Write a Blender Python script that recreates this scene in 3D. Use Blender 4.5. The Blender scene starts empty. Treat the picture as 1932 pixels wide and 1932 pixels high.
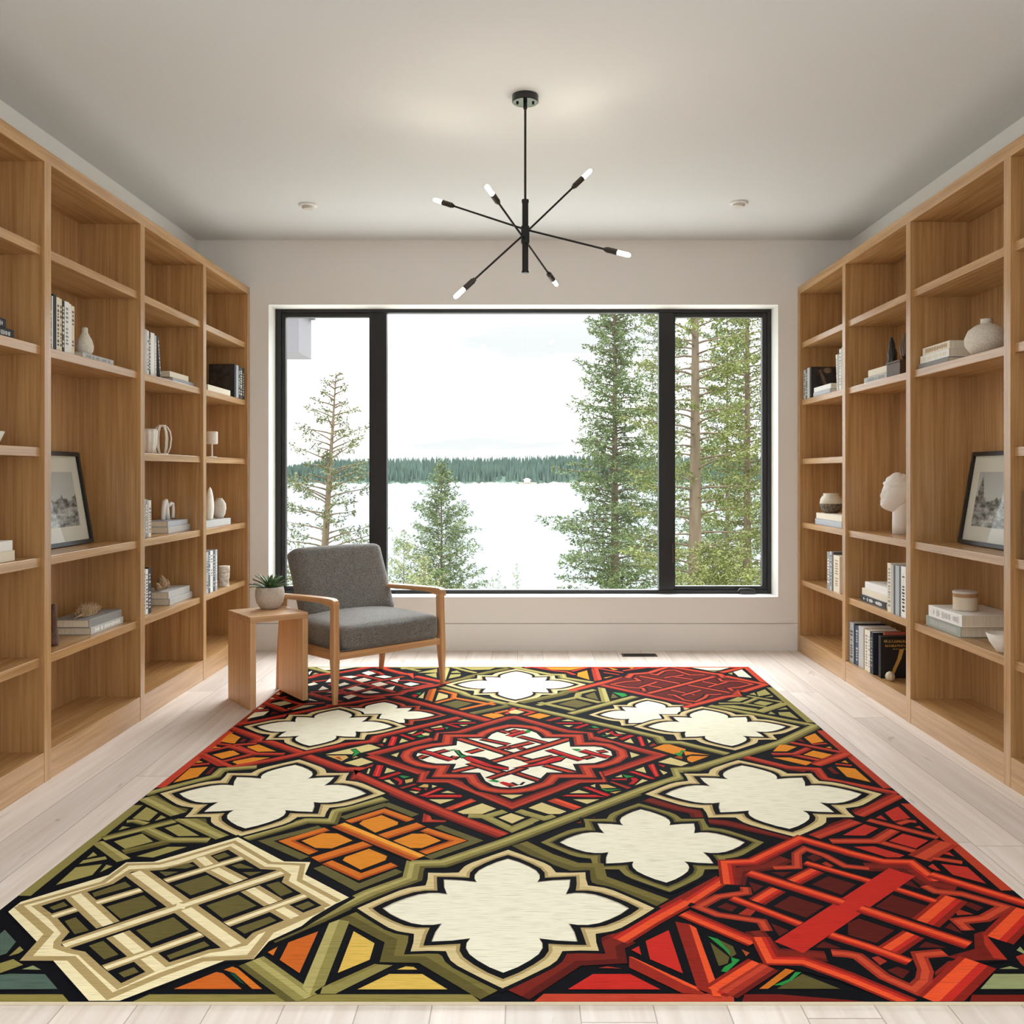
import bpy, math, random
from mathutils import Vector, Matrix
from mathutils.geometry import tessellate_polygon
sc = bpy.context.scene
COL = sc.collection
random.seed(7)

# ------------------------------------------------------------------ camera
F, CX, CY, H = 1800.0, 988.0, 895.0, 1.16        # focal (px), vanishing point (px), eye height (m)
cam = bpy.data.cameras.new('camera')
cam_o = bpy.data.objects.new('camera', cam); COL.objects.link(cam_o)
cam_o.location = (0, 0, H); cam_o.rotation_euler = (math.pi/2, 0, 0)
cam.sensor_width = 36.0; cam.lens = 36.0*F/1932.0
cam.shift_x = -(CX-966)/1932.0; cam.shift_y = -(966-CY)/1932.0
cam.clip_start = 0.05; cam.clip_end = 6000
sc.camera = cam_o

# ------------------------------------------------------------------ view + world
vs = sc.view_settings
vs.view_transform = 'Standard'; vs.look = 'None'; vs.gamma = 1.0; vs.use_curve_mapping = False
vs.exposure = 1.3
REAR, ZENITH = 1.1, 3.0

def lin(c):
    r = []
    for v in c[:3]:
        v = v/255.0
        r.append(v/12.92 if v <= 0.04045 else ((v+0.055)/1.055)**2.4)
    return (r[0], r[1], r[2], 1.0)

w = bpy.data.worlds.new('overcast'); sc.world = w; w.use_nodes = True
nt = w.node_tree; nt.nodes.clear()
wo = nt.nodes.new('ShaderNodeOutputWorld'); bg = nt.nodes.new('ShaderNodeBackground')
tc = nt.nodes.new('ShaderNodeTexCoord'); mp = nt.nodes.new('ShaderNodeMapping')
mp.inputs['Scale'].default_value = (1.2, 1.2, 9.0)
nz = nt.nodes.new('ShaderNodeTexNoise'); nz.inputs['Scale'].default_value = 2.2; nz.inputs['Detail'].default_value = 5
rp = nt.nodes.new('ShaderNodeValToRGB')
rp.color_ramp.elements[0].position = 0.36; rp.color_ramp.elements[0].color = (0.395, 0.403, 0.41, 1)
rp.color_ramp.elements[1].position = 0.57; rp.color_ramp.elements[1].color = (1.02, 1.04, 1.06, 1)
nt.links.new(tc.outputs['Generated'], mp.inputs['Vector']); nt.links.new(mp.outputs['Vector'], nz.inputs['Vector'])
nt.links.new(nz.outputs['Fac'], rp.inputs['Fac'])
# overcast sky: about three times brighter at the zenith than at the horizon, and raised a little beside and behind the house (-Y) to light the room
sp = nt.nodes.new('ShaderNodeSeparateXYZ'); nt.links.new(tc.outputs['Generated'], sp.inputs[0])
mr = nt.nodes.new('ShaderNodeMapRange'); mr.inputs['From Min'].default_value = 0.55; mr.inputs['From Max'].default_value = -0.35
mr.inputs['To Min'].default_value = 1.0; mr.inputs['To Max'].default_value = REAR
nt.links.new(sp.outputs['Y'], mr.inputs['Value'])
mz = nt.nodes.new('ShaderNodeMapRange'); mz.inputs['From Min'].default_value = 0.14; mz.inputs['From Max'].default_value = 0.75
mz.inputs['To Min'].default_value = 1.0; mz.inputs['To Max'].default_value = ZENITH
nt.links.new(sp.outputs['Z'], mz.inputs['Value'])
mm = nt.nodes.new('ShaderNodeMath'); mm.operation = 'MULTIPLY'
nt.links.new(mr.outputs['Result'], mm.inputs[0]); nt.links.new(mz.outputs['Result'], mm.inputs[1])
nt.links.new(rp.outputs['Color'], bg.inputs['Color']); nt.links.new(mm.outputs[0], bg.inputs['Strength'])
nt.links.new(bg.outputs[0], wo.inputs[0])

# sun behind thin cloud, high on the window side: a very soft source
sl_ = bpy.data.lights.new('cloud_sun', 'SUN'); sl_.energy = 2.3; sl_.angle = math.radians(55); sl_.color = (0.96, 0.985, 1.0)
so_ = bpy.data.objects.new('cloud_sun', sl_); COL.objects.link(so_)
so_.rotation_euler = Vector((-0.12, -1.0, -0.75)).to_track_quat('-Z', 'Y').to_euler(); so_.location = (6, 20, 16)

# ------------------------------------------------------------------ helpers
def tag(o, label=None, cat=None, group=None, kind=None):
    if label: o['label'] = label
    if cat: o['category'] = cat
    if group: o['group'] = group
    if kind: o['kind'] = kind
    return o

def thing(name, label, cat, loc=(0, 0, 0), rotz=0.0, group=None):
    o = bpy.data.objects.new(name, None); COL.objects.link(o)
    o.empty_display_size = 0.05
    o.location = loc; o.rotation_euler = (0, 0, rotz)
    return tag(o, label, cat, group)

class MB:
    def __init__(s): s.v = []; s.f = []; s.mi = []
    def add(s, vs, fs, mi=0):
        n = len(s.v); s.v += [tuple(p) for p in vs]
        for f in fs: s.f.append([i+n for i in f]); s.mi.append(mi)
        return s
    def box(s, x0, x1, y0, y1, z0, z1, mi=0, M=None):
        vs = [(x, y, z) for x in (x0, x1) for y in (y0, y1) for z in (z0, z1)]
        if M is not None: vs = [M @ Vector(p) for p in vs]
        return s.add(vs, [(0, 1, 3, 2), (4, 6, 7, 5), (0, 4, 5, 1), (2, 3, 7, 6), (0, 2, 6, 4), (1, 5, 7, 3)], mi)
    def lathe(s, prof, seg=32, mi=0, M=None, wob=None):
        vs = []; fs = []
        for (r, z) in prof:
            for k in range(seg):
                a = 2*math.pi*k/seg
                rr = r*(wob(a, z) if wob else 1.0)
                vs.append(Vector((rr*math.cos(a), rr*math.sin(a), z)))
        for i in range(len(prof)-1):
            for k in range(seg):
                k2 = (k+1) % seg
                fs.append((i*seg+k, i*seg+k2, (i+1)*seg+k2, (i+1)*seg+k))
        if prof[0][0] > 1e-6: fs.append(tuple(reversed(range(seg))))
        if prof[-1][0] > 1e-6: fs.append(tuple(range((len(prof)-1)*seg, len(prof)*seg)))
        if M is not None: vs = [M @ p for p in vs]
        return s.add(vs, fs, mi)
    def tube(s, path, rad, seg=10, mi=0, closed=False):
        path = [Vector(p) for p in path]; n = len(path); vs = []; fs = []
        prev = None
        for i, p in enumerate(path):
            if closed: t = path[(i+1) % n]-path[i-1]
            else: t = path[min(i+1, n-1)]-path[max(i-1, 0)]
            t.normalize()
            if prev is None:
                a = Vector((0, 0, 1)) if abs(t.z) < 0.9 else Vector((1, 0, 0))
                u = t.cross(a).normalized()
            else:
                u = (prev-t*prev.dot(t)).normalized()
            prev = u; v = t.cross(u)
            r = rad[i] if isinstance(rad, (list, tuple)) else rad
            for k in range(seg):
                a = 2*math.pi*k/seg
                vs.append(p+u*(r*math.cos(a))+v*(r*math.sin(a)))
        m = n if closed else n-1
        for i in range(m):
            j = (i+1) % n
            for k in range(seg):
                k2 = (k+1) % seg
                fs.append((i*seg+k, i*seg+k2, j*seg+k2, j*seg+k))
        if not closed:
            fs.append(tuple(reversed(range(seg)))); fs.append(tuple(range((n-1)*seg, n*seg)))
        return s.add(vs, fs, mi)
    def loft(s, rings, mi=0, cap=True):
        n = len(rings[0]); vs = [p for r in rings for p in r]; fs = []
        for i in range(len(rings)-1):
            for k in range(n):
                k2 = (k+1) % n
                fs.append((i*n+k, i*n+k2, (i+1)*n+k2, (i+1)*n+k))
        if cap: fs.append(tuple(reversed(range(n)))); fs.append(tuple(range((len(rings)-1)*n, len(rings)*n)))
        return s.add(vs, fs, mi)
    def build(s, name, mats, parent=None, smooth=False, bevel=0, seg=2, loc=None, sub=0):
        me = bpy.data.meshes.new(name); me.from_pydata(s.v, [], s.f)
        if not isinstance(mats, (list, tuple)): mats = [mats]
        for m in mats: me.materials.append(m)
        if len(mats) > 1: me.polygons.foreach_set('material_index', s.mi)
        if smooth: me.polygons.foreach_set('use_smooth', [True]*len(me.polygons))
        me.validate(); me.update()
        o = bpy.data.objects.new(name, me); COL.objects.link(o)
        if parent is not None: o.parent = parent
        if loc: o.location = loc
        if bevel:
            b = o.modifiers.new('bevel', 'BEVEL'); b.width = bevel; b.segments = seg; b.limit_method = 'ANGLE'; b.angle_limit = 0.6
        if sub:
            b = o.modifiers.new('sub', 'SUBSURF'); b.levels = sub; b.render_levels = sub
        return o

def boxobj(name, b, mat, parent=None, bevel=0.0, **k):
    return MB().box(*b).build(name, mat, parent, bevel=bevel, **k)

# ------------------------------------------------------------------ materials
MATS = {}
def mat(name, color, rough=0.5, spec=0.5, metal=0.0, bump=0.0, bscale=60.0, var=0.0, vscale=8.0, vstretch=(1, 1, 1), emit=None, estr=0.0, coat=0.0, sheen=0.0):
    if name in MATS: return MATS[name]
    m = bpy.data.materials.new(name); m.use_nodes = True; MATS[name] = m
    n = m.node_tree; b = n.nodes['Principled BSDF']
    c = lin(color)
    b.inputs['Base Color'].default_value = c
    b.inputs['Roughness'].default_value = rough; b.inputs['Specular IOR Level'].default_value = spec
    b.inputs['Metallic'].default_value = metal
    if coat: b.inputs['Coat Weight'].default_value = coat
    if sheen: b.inputs['Sheen Weight'].default_value = sheen; b.inputs['Sheen Roughness'].default_value = 0.5
    if emit: b.inputs['Emission Color'].default_value = lin(emit); b.inputs['Emission Strength'].default_value = estr
    if var or bump:
        t = n.nodes.new('ShaderNodeTexCoord'); mp = n.nodes.new('ShaderNodeMapping'); mp.inputs['Scale'].default_value = vstretch
        n.links.new(t.outputs['Object'], mp.inputs['Vector'])
    if var:
        z = n.nodes.new('ShaderNodeTexNoise'); z.inputs['Scale'].default_value = vscale; z.inputs['Detail'].default_value = 6
        n.links.new(mp.outputs[0], z.inputs['Vector'])
        r = n.nodes.new('ShaderNodeValToRGB')
        r.color_ramp.elements[0].position = 0.3; r.color_ramp.elements[1].position = 0.7
        r.color_ramp.elements[0].color = tuple(v*(1-var) for v in c[:3])+(1,)
        r.color_ramp.elements[1].color = tuple(min(1, v*(1+var)) for v in c[:3])+(1,)
        n.links.new(z.outputs['Fac'], r.inputs['Fac']); n.links.new(r.outputs['Color'], b.inputs['Base Color'])
    if bump:
        z2 = n.nodes.new('ShaderNodeTexNoise'); z2.inputs['Scale'].default_value = bscale; z2.inputs['Detail'].default_value = 4
        n.links.new(mp.outputs[0], z2.inputs['Vector'])
        bp = n.nodes.new('ShaderNodeBump'); bp.inputs['Strength'].default_value = bump; bp.inputs['Distance'].default_value = 0.003
        n.links.new(z2.outputs['Fac'], bp.inputs['Height']); n.links.new(bp.outputs[0], b.inputs['Normal'])
    return m

def wood(name, c1, c2, axis='Z', rough=0.26, scale=1.0, spec=0.85):
    if name in MATS: return MATS[name]
    m = bpy.data.materials.new(name); m.use_nodes = True; MATS[name] = m
    n = m.node_tree; b = n.nodes['Principled BSDF']; L = n.links.new
    t = n.nodes.new('ShaderNodeTexCoord'); mp = n.nodes.new('ShaderNodeMapping')
    s = [46*scale, 46*scale, 46*scale]; s['XYZ'.index(axis)] = 1.3*scale
    mp.inputs['Scale'].default_value = s; L(t.outputs['Object'], mp.inputs['Vector'])
    z = n.nodes.new('ShaderNodeTexNoise'); z.inputs['Scale'].default_value = 1.0; z.inputs['Detail'].default_value = 7; z.inputs['Distortion'].default_value = 0.6
    L(mp.outputs[0], z.inputs['Vector'])
    mp2 = n.nodes.new('ShaderNodeMapping'); s2 = [160*scale]*3; s2['XYZ'.index(axis)] = 4*scale
    mp2.inputs['Scale'].default_value = s2; L(t.outputs['Object'], mp2.inputs['Vector'])
    z2 = n.nodes.new('ShaderNodeTexNoise'); z2.inputs['Scale'].default_value = 1.0; z2.inputs['Detail'].default_value = 3
    L(mp2.outputs[0], z2.inputs['Vector'])
    ad = n.nodes.new('ShaderNodeMath'); ad.operation = 'MULTIPLY_ADD'; ad.inputs[1].default_value = 0.35; L(z2.outputs['Fac'], ad.inputs[0])
    ml = n.nodes.new('ShaderNodeMath'); ml.operation = 'MULTIPLY'; ml.inputs[1].default_value = 0.65; L(z.outputs['Fac'], ml.inputs[0]); L(ml.outputs[0], ad.inputs[2])
    r = n.nodes.new('ShaderNodeValToRGB'); r.color_ramp.elements[0].position = 0.36; r.color_ramp.elements[1].position = 0.62
    r.color_ramp.elements[0].color = lin(c2); r.color_ramp.elements[1].color = lin(c1)
    L(ad.outputs[0], r.inputs['Fac']); L(r.outputs['Color'], b.inputs['Base Color'])
    b.inputs['Roughness'].default_value = rough; b.inputs['Specular IOR Level'].default_value = spec
    bp = n.nodes.new('ShaderNodeBump'); bp.inputs['Strength'].default_value = 0.12; bp.inputs['Distance'].default_value = 0.001
    L(z2.outputs['Fac'], bp.inputs['Height']); L(bp.outputs[0], b.inputs['Normal'])
    return m

OAK1, OAK2 = (203, 160, 108), (170, 127, 80)
oakZ = wood('oak_upright', OAK1, OAK2, 'Z')
oakY = wood('oak_shelf', OAK1, OAK2, 'Y')
oakX = wood('oak_across', OAK1, OAK2, 'X')
paint = mat('wall_paint', (242, 240, 237), 0.75, 0.25)
ceilp = mat('ceiling_paint', (222, 224, 224), 0.85, 0.2)
white_trim = mat('white_reveal_paint', (236, 235, 231), 0.6, 0.3)
black_alu = mat('black_aluminium', (24, 24, 26), 0.42, 0.5)
black_metal = mat('black_metal', (12, 12, 13), 0.42, 0.4)
# ------------------------------------------------------------------ the room shell
YB, RW, CZ = 6.272, 2.15, 2.70                    # back wall, half width, ceiling height
YF = -3.0                                         # rear wall, behind the camera
def floor_material():
    m = bpy.data.materials.new('oak_plank_floor'); m.use_nodes = True
    n = m.node_tree; b = n.nodes['Principled BSDF']; L = n.links.new; N = n.nodes.new
    t = N('ShaderNodeTexCoord'); s = N('ShaderNodeSeparateXYZ'); L(t.outputs['Object'], s.inputs[0])
    def math_(op, a, bb=None, c=None):
        q = N('ShaderNodeMath'); q.operation = op
        for i, v in enumerate((a, bb, c)):
            if v is None: continue
            if isinstance(v, (int, float)): q.inputs[i].default_value = v
            else: L(v, q.inputs[i])
        return q.outputs[0]
    xs = math_('MULTIPLY_ADD', s.outputs['X'], 1/0.161, 0.243)
    ix = math_('FLOOR', xs); fx = math_('FRACT', xs)
    wn = N('ShaderNodeTexWhiteNoise'); wn.noise_dimensions = '1D'; L(ix, wn.inputs['W'])
    ys = math_('MULTIPLY_ADD', wn.outputs['Value'], 7.0, math_('MULTIPLY', s.outputs['Y'], 1/2.1))
    iy = math_('FLOOR', ys); fy = math_('FRACT', ys)
    wn2 = N('ShaderNodeTexWhiteNoise'); wn2.noise_dimensions = '2D'
    cb = N('ShaderNodeCombineXYZ'); L(ix, cb.inputs[0]); L(iy, cb.inputs[1]); L(cb.outputs[0], wn2.inputs['Vector'])
    # seams
    ex = math_('MINIMUM', fx, math_('SUBTRACT', 1.0, fx)); ey = math_('MINIMUM', fy, math_('SUBTRACT', 1.0, fy))
    sx = math_('LESS_THAN', ex, 0.009); sy = math_('LESS_THAN', ey, 0.0008); seam = math_('MAXIMUM', sx, sy)
    # grain
    mp = N('ShaderNodeMapping'); mp.inputs['Scale'].default_value = (26, 1.3, 1)
    ofs = N('ShaderNodeCombineXYZ'); L(math_('MULTIPLY', wn2.outputs['Value'], 40.0), ofs.inputs[1]); L(ofs.outputs[0], mp.inputs['Location'])
    L(t.outputs['Object'], mp.inputs['Vector'])
    z = N('ShaderNodeTexNoise'); z.inputs['Scale'].default_value = 1; z.inputs['Detail'].default_value = 8; z.inputs['Distortion'].default_value = 0.8; L(mp.outputs[0], z.inputs['Vector'])
    mk = N('ShaderNodeMapping'); mk.inputs['Scale'].default_value = (7, 2.2, 1); L(ofs.outputs[0], mk.inputs['Location']); L(t.outputs['Object'], mk.inputs['Vector'])
    kn = N('ShaderNodeTexNoise'); kn.inputs['Scale'].default_value = 1.0; kn.inputs['Detail'].default_value = 2; kn.inputs['Distortion'].default_value = 1.5; L(mk.outputs[0], kn.inputs['Vector'])
    kr = N('ShaderNodeMapRange'); kr.inputs['From Min'].default_value = 0.70; kr.inputs['From Max'].default_value = 0.80; L(kn.outputs['Fac'], kr.inputs['Value'])
    r = N('ShaderNodeValToRGB'); r.color_ramp.elements[0].position = 0.32; r.color_ramp.elements[1].position = 0.66
    r.color_ramp.elements[0].color = lin((222, 208, 197)); r.color_ramp.elements[1].color = lin((237, 227, 219)); L(z.outputs['Fac'], r.inputs['Fac'])
    hv = N('ShaderNodeHueSaturation'); L(r.outputs['Color'], hv.inputs['Color']); L(math_('MULTIPLY_ADD', wn2.outputs['Value'], 0.16, 0.92), hv.inputs['Value'])
    mx = N('ShaderNodeMix'); mx.data_type = 'RGBA'; L(math_('MULTIPLY', kr.outputs[0], 0.55), mx.inputs['Factor']); L(hv.outputs['Color'], mx.inputs[6]); mx.inputs[7].default_value = lin((140, 118, 102))
    m2 = N('ShaderNodeMix'); m2.data_type = 'RGBA'; L(math_('MULTIPLY', seam, 0.55), m2.inputs['Factor']); L(mx.outputs[2], m2.inputs[6]); m2.inputs[7].default_value = lin((120, 92, 70))
    L(m2.outputs[2], b.inputs['Base Color'])
    b.inputs['Roughness'].default_value = 0.48; b.inputs['Specular IOR Level'].default_value = 0.4
    bp = N('ShaderNodeBump'); bp.inputs['Strength'].default_value = 0.25; bp.inputs['Distance'].default_value = 0.0015
    L(math_('SUBTRACT', z.outputs['Fac'], math_('MULTIPLY', seam, 1.5)), bp.inputs['Height']); L(bp.outputs[0], b.inputs['Normal'])
    return m
def struct(name, b, m, **k):
    return tag(boxobj(name, b, m, **k), kind='structure')
struct('floor', (-RW, RW, YF, YB, -0.12, 0), floor_material())
struct('ceiling', (-RW, RW, YF, YB, CZ, CZ+0.15), ceilp)
# side walls: solid behind the bookcases, an unseen wide window added in each beside and behind the camera
SY0, SY1, SZ0, SZ1 = -2.6, 1.45, 0.25, 2.45
for sd, nm in ((-1, 'wall_left'), (1, 'wall_right')):
    q = MB(); xa, xb = sorted((sd*RW, sd*(RW+.15)))
    q.box(xa, xb, SY1, YB+.2, -.12, CZ+.15); q.box(xa, xb, YF, SY0, -.12, CZ+.15)
    q.box(xa, xb, SY0, SY1, -.12, SZ0); q.box(xa, xb, SY0, SY1, SZ1, CZ+.15)
    tag(q.build(nm, paint), kind='structure')
struct('wall_front', (-RW-.15, RW+.15, YF-.15, YF, -.12, CZ+.15), paint)
# back wall with the window opening
WX0, WX1, WZ0, WZ1, WD = -1.683, 1.679, 0.348, 2.282, 0.20
mb = MB()
mb.box(-RW, WX0, YB, YB+WD, 0.182, CZ); mb.box(WX1, RW, YB, YB+WD, 0.182, CZ)
mb.box(WX0, WX1, YB, YB+WD, WZ1, CZ); mb.box(WX0, WX1, YB, YB+WD, 0.182, WZ0)
mb.box(-RW, RW, YB+0.012, YB+WD, -0.12, 0.182)
tag(mb.build('wall_back', paint), kind='structure')
struct('baseboard_back', (-RW, RW, YB-0.002, YB+0.012, 0.0, 0.1775), paint)
# white window reveal (thin lining boards)
mb = MB()
mb.box(WX0, WX0+0.006, YB-0.001, YB+0.172, WZ0, WZ1); mb.box(WX1-0.006, WX1, YB-0.001, YB+0.172, WZ0, WZ1)
mb.box(WX0, WX1, YB-0.001, YB+0.172, WZ1-0.006, WZ1); mb.box(WX0, WX1, YB-0.001, YB+0.172, WZ0, WZ0+0.006)
tag(mb.build('trim_1', white_trim), kind='structure')

# ---- window (one unit: frame, two casement sashes, three panes, hardware)
win = bpy.data.objects.new('window_1', None); COL.objects.link(win); win['kind'] = 'structure'
def glass_mat():
    m = bpy.data.materials.new('window_glass'); m.use_nodes = True
    n = m.node_tree; n.nodes.clear(); o = n.nodes.new('ShaderNodeOutputMaterial')
    tr = n.nodes.new('ShaderNodeBsdfTransparent'); tr.inputs[0].default_value = (0.985, 0.995, 0.99, 1)
    gl = n.nodes.new('ShaderNodeBsdfGlossy'); gl.inputs['Roughness'].default_value = 0.02
    lw = n.nodes.new('ShaderNodeLayerWeight'); pw = n.nodes.new('ShaderNodeMath'); pw.operation = 'POWER'; pw.inputs[1].default_value = 5; n.links.new(lw.outputs['Facing'], pw.inputs[0])
    fr = n.nodes.new('ShaderNodeMath'); fr.operation = 'MULTIPLY_ADD'; fr.inputs[1].default_value = .6; fr.inputs[2].default_value = .012; n.links.new(pw.outputs[0], fr.inputs[0])
    mx = n.nodes.new('ShaderNodeMixShader'); n.links.new(fr.outputs[0], mx.inputs[0]); n.links.new(tr.outputs[0], mx.inputs[1]); n.links.new(gl.outputs[0], mx.inputs[2])
    n.links.new(mx.outputs[0], o.inputs[0]); return m
glassm = glass_mat()
FY0, FY1 = YB+0.172, YB+0.235                     # frame depth range
pm = F/(YB+0.172)                                  # px per metre at the frame face
wx = lambda x: (x-CX)/pm
wz = lambda y: H+(CY-y)/pm
X0, X1, Z0, Z1 = WX0, WX1, WZ0, WZ1
mb = MB()
mb.box(X0, wx(530), FY0, FY1, Z0, Z1); mb.box(wx(1448), X1, FY0, FY1, Z0, Z1)
mb.box(wx(530), wx(1448), FY0, FY1, wz(590), Z1); mb.box(wx(530), wx(1448), FY0, FY1, Z0, wz(1113))
mb.build('outer_frame', black_alu, win, bevel=0.003)
boxobj('mullion', (wx(700), wx(729.5), FY0-0.004, FY1, wz(1113), wz(590)), black_alu, win, bevel=0.003)
boxobj('mullion', (wx(1243), wx(1271), FY0-0.004, FY1, wz(1113), wz(590)), black_alu, win, bevel=0.003)
def sash(xa, xb, xi0, xi1, zi0, zi1):
    q = MB(); ya, yb = FY0+0.010, FY1-0.004
    q.box(xa, xi0, ya, yb, wz(1113), wz(590)); q.box(xi1, xb, ya, yb, wz(1113), wz(590))
    q.box(xi0, xi1, ya, yb, zi1, wz(590)); q.box(xi0, xi1, ya, yb, wz(1113), zi0)
    return q.build('casement_sash', black_alu, win, bevel=0.003)
sl = sash(wx(530), wx(700), wx(538), wx(696), wz(1106), wz(598))
sr = sash(wx(1271), wx(1448), wx(1274.5), wx(1439), wz(1106), wz(598))
GY = FY0+0.03
for sd, nm in ((-1, 'added_window_2'), (1, 'added_window_3')):  # unseen side windows, added to bring more daylight into the room
    wr = bpy.data.objects.new(nm, None); COL.objects.link(wr); wr['kind'] = 'structure'
    q = MB(); xa, xb = sorted((sd*(RW+.06), sd*(RW+.12)))
    for (a0, a1) in ((SY0, SY0+.05), (SY1-.05, SY1), (-.10, -.05)): q.box(xa, xb, a0, a1, SZ0, SZ1)
    q.box(xa, xb, SY0, SY1, SZ0, SZ0+.05); q.box(xa, xb, SY0, SY1, SZ1-.05, SZ1)
    q.build('outer_frame', black_alu, wr)
    xm = sd*(RW+.09); boxobj('glass_pane', (xm-.003, xm+.003, SY0+.05, SY1-.05, SZ0+.05, SZ1-.05), glassm, wr)
boxobj('glass_pane', (wx(538), wx(696), GY, GY+0.006, wz(1106), wz(598)), glassm, sl)
boxobj('glass_pane', (wx(1274.5), wx(1439), GY, GY+0.006, wz(1106), wz(598)), glassm, sr)
boxobj('glass_pane', (wx(729.5), wx(1243), GY, GY+0.006, wz(1113), wz(590)), glassm, win)
# casement crank + lock lever
mb = MB()
mb.box(wx(1394), wx(1423), FY0-0.03, FY0+0.0, wz(1121)+0.006, wz(1114))
mb.tube([(wx(1422), FY0-0.02, wz(1112)), (wx(1410), FY0-0.035, wz(1109.5)), (wx(1394), FY0-0.04, wz(1110)), (wx(1389), FY0-0.04, wz(1115))], 0.006)
mb.build('crank_handle', mat('dark_hardware', (38, 38, 40), 0.25, 0.6), win, smooth=False)
mb = MB(); mb.box(wx(1268), wx(1270.5), FY0-0.018, FY0-0.004, wz(1062), wz(1026)); mb.build('lock_lever', mat('bronze_lever', (70, 52, 42), 0.35, 0.6), win)

# floor vent slot by the back wall
v = thing('floor_vent', 'dark slotted floor vent set in the floor under the window', 'vent', (0.741, 6.115, 0))
MB().box(-0.112, 0.112, -0.047, 0.047, 0.0002, 0.003).build('grille_plate', mat('vent_brown', (62, 44, 32), 0.6), v)
q = MB()
for k in range(5): q.box(-0.1, 0.1, -0.036+k*0.016, -0.028+k*0.016, 0.003, 0.0045)
q.build('slat', mat('vent_dark', (34, 26, 20), 0.7), v)

# ceiling downlights
for (x, y, lab) in ((581, 386, 'small white round ceiling spot, left of the chandelier'), (1394, 382, 'small white round ceiling spot, right of the chandelier')):
    Y = F*(CZ-H)/(CY-y); X = (x-CX)*Y/F
    d = thing('ceiling_downlight', lab, 'ceiling light', (X, Y, CZ), group=None)
    MB().lathe([(0.052, -0.0005), (0.052, -0.008), (0.046, -0.012), (0.036, -0.012)], 32).build('trim_ring', white_trim, d, smooth=False)
    MB().lathe([(0.034, -0.006), (0.034, -0.020), (0.028, -0.026), (0.0, -0.027)], 32).build('lens', mat('spot_lens', (205, 200, 190), 0.3), d)
# ------------------------------------------------------------------ built-in bookcases
SH = {'A': 2.02, 'B': 1.645, 'C': 1.262, 'D': 0.848, 'E': 0.472, 'deck': 0.115}
BD = 0.285
def bookcase(side, centres, bays, label):
    root = thing('bookcase', label, 'bookcase', (side*1.80, centres[2], 0))
    yo = centres[2]; t = 0.025
    def bx(d0, d1, y0, y1, z0, z1):
        a, b = side*d0, side*d1
        return (min(a, b), max(a, b), y0-yo, y1-yo, z0, z1)
    ya, yb = centres[0]-t, centres[-1]+t
    boxobj('top_panel', bx(0, BD, ya, yb, 2.337, 2.386), oakY, root, 0.0015)
    boxobj('back_panel', bx(BD, BD+0.02, ya, yb, 0, 2.386), oakZ, root)
    for i, c in enumerate(centres):
        e = (i == len(centres)-1)
        boxobj('end_panel' if e else 'divider', bx(0, BD, c-t, c+t, 0, 2.337), oakZ, root, 0.0015)
    for i in range(len(centres)-1):
        y0, y1 = centres[i]+t, centres[i+1]-t
        boxobj('plinth', bx(0.0015, 0.02, y0, y1, 0, SH['deck']-0.0), oakY, root, 0.001)
        boxobj('bottom_deck', bx(0.02, BD, y0, y1, 0.085, SH['deck']), oakY, root)
        for k in bays[i]:
            boxobj('shelf', bx(0.016, BD, y0, y1, SH[k]-0.035, SH[k]), oakY, root, 0.0015)
    return root
LC = [2.715, 3.610, 4.509, 5.387, 6.245]
RC = [2.650, 3.553, 4.467, 5.366, 6.245]
bookcase(-1, LC, ['ABCDE', 'ABDE', 'ABCDE', 'ABCDE'], 'tall light oak built-in bookcase along the left wall, behind the armchair')
bookcase(1, RC, ['ABCDE', 'ABDE', 'ABDE', 'ABCDE'], 'tall light oak built-in bookcase along the right wall, holding the plaster bust')

# ------------------------------------------------------------------ books and ornaments
pagem = mat('book_pages', (238, 228, 208), 0.8, 0.2, var=0.12, vscale=400, vstretch=(1, 1, 0.02))
def cover_mat(c):
    return mat('cover_%d_%d_%d' % c, c, 0.55, 0.4)
def py(side, d, x): return F*(1.80+d)/abs(x-CX)      # depth of photo column x on the plane d behind the shelf front
GOLD = (190, 150, 80)

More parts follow.
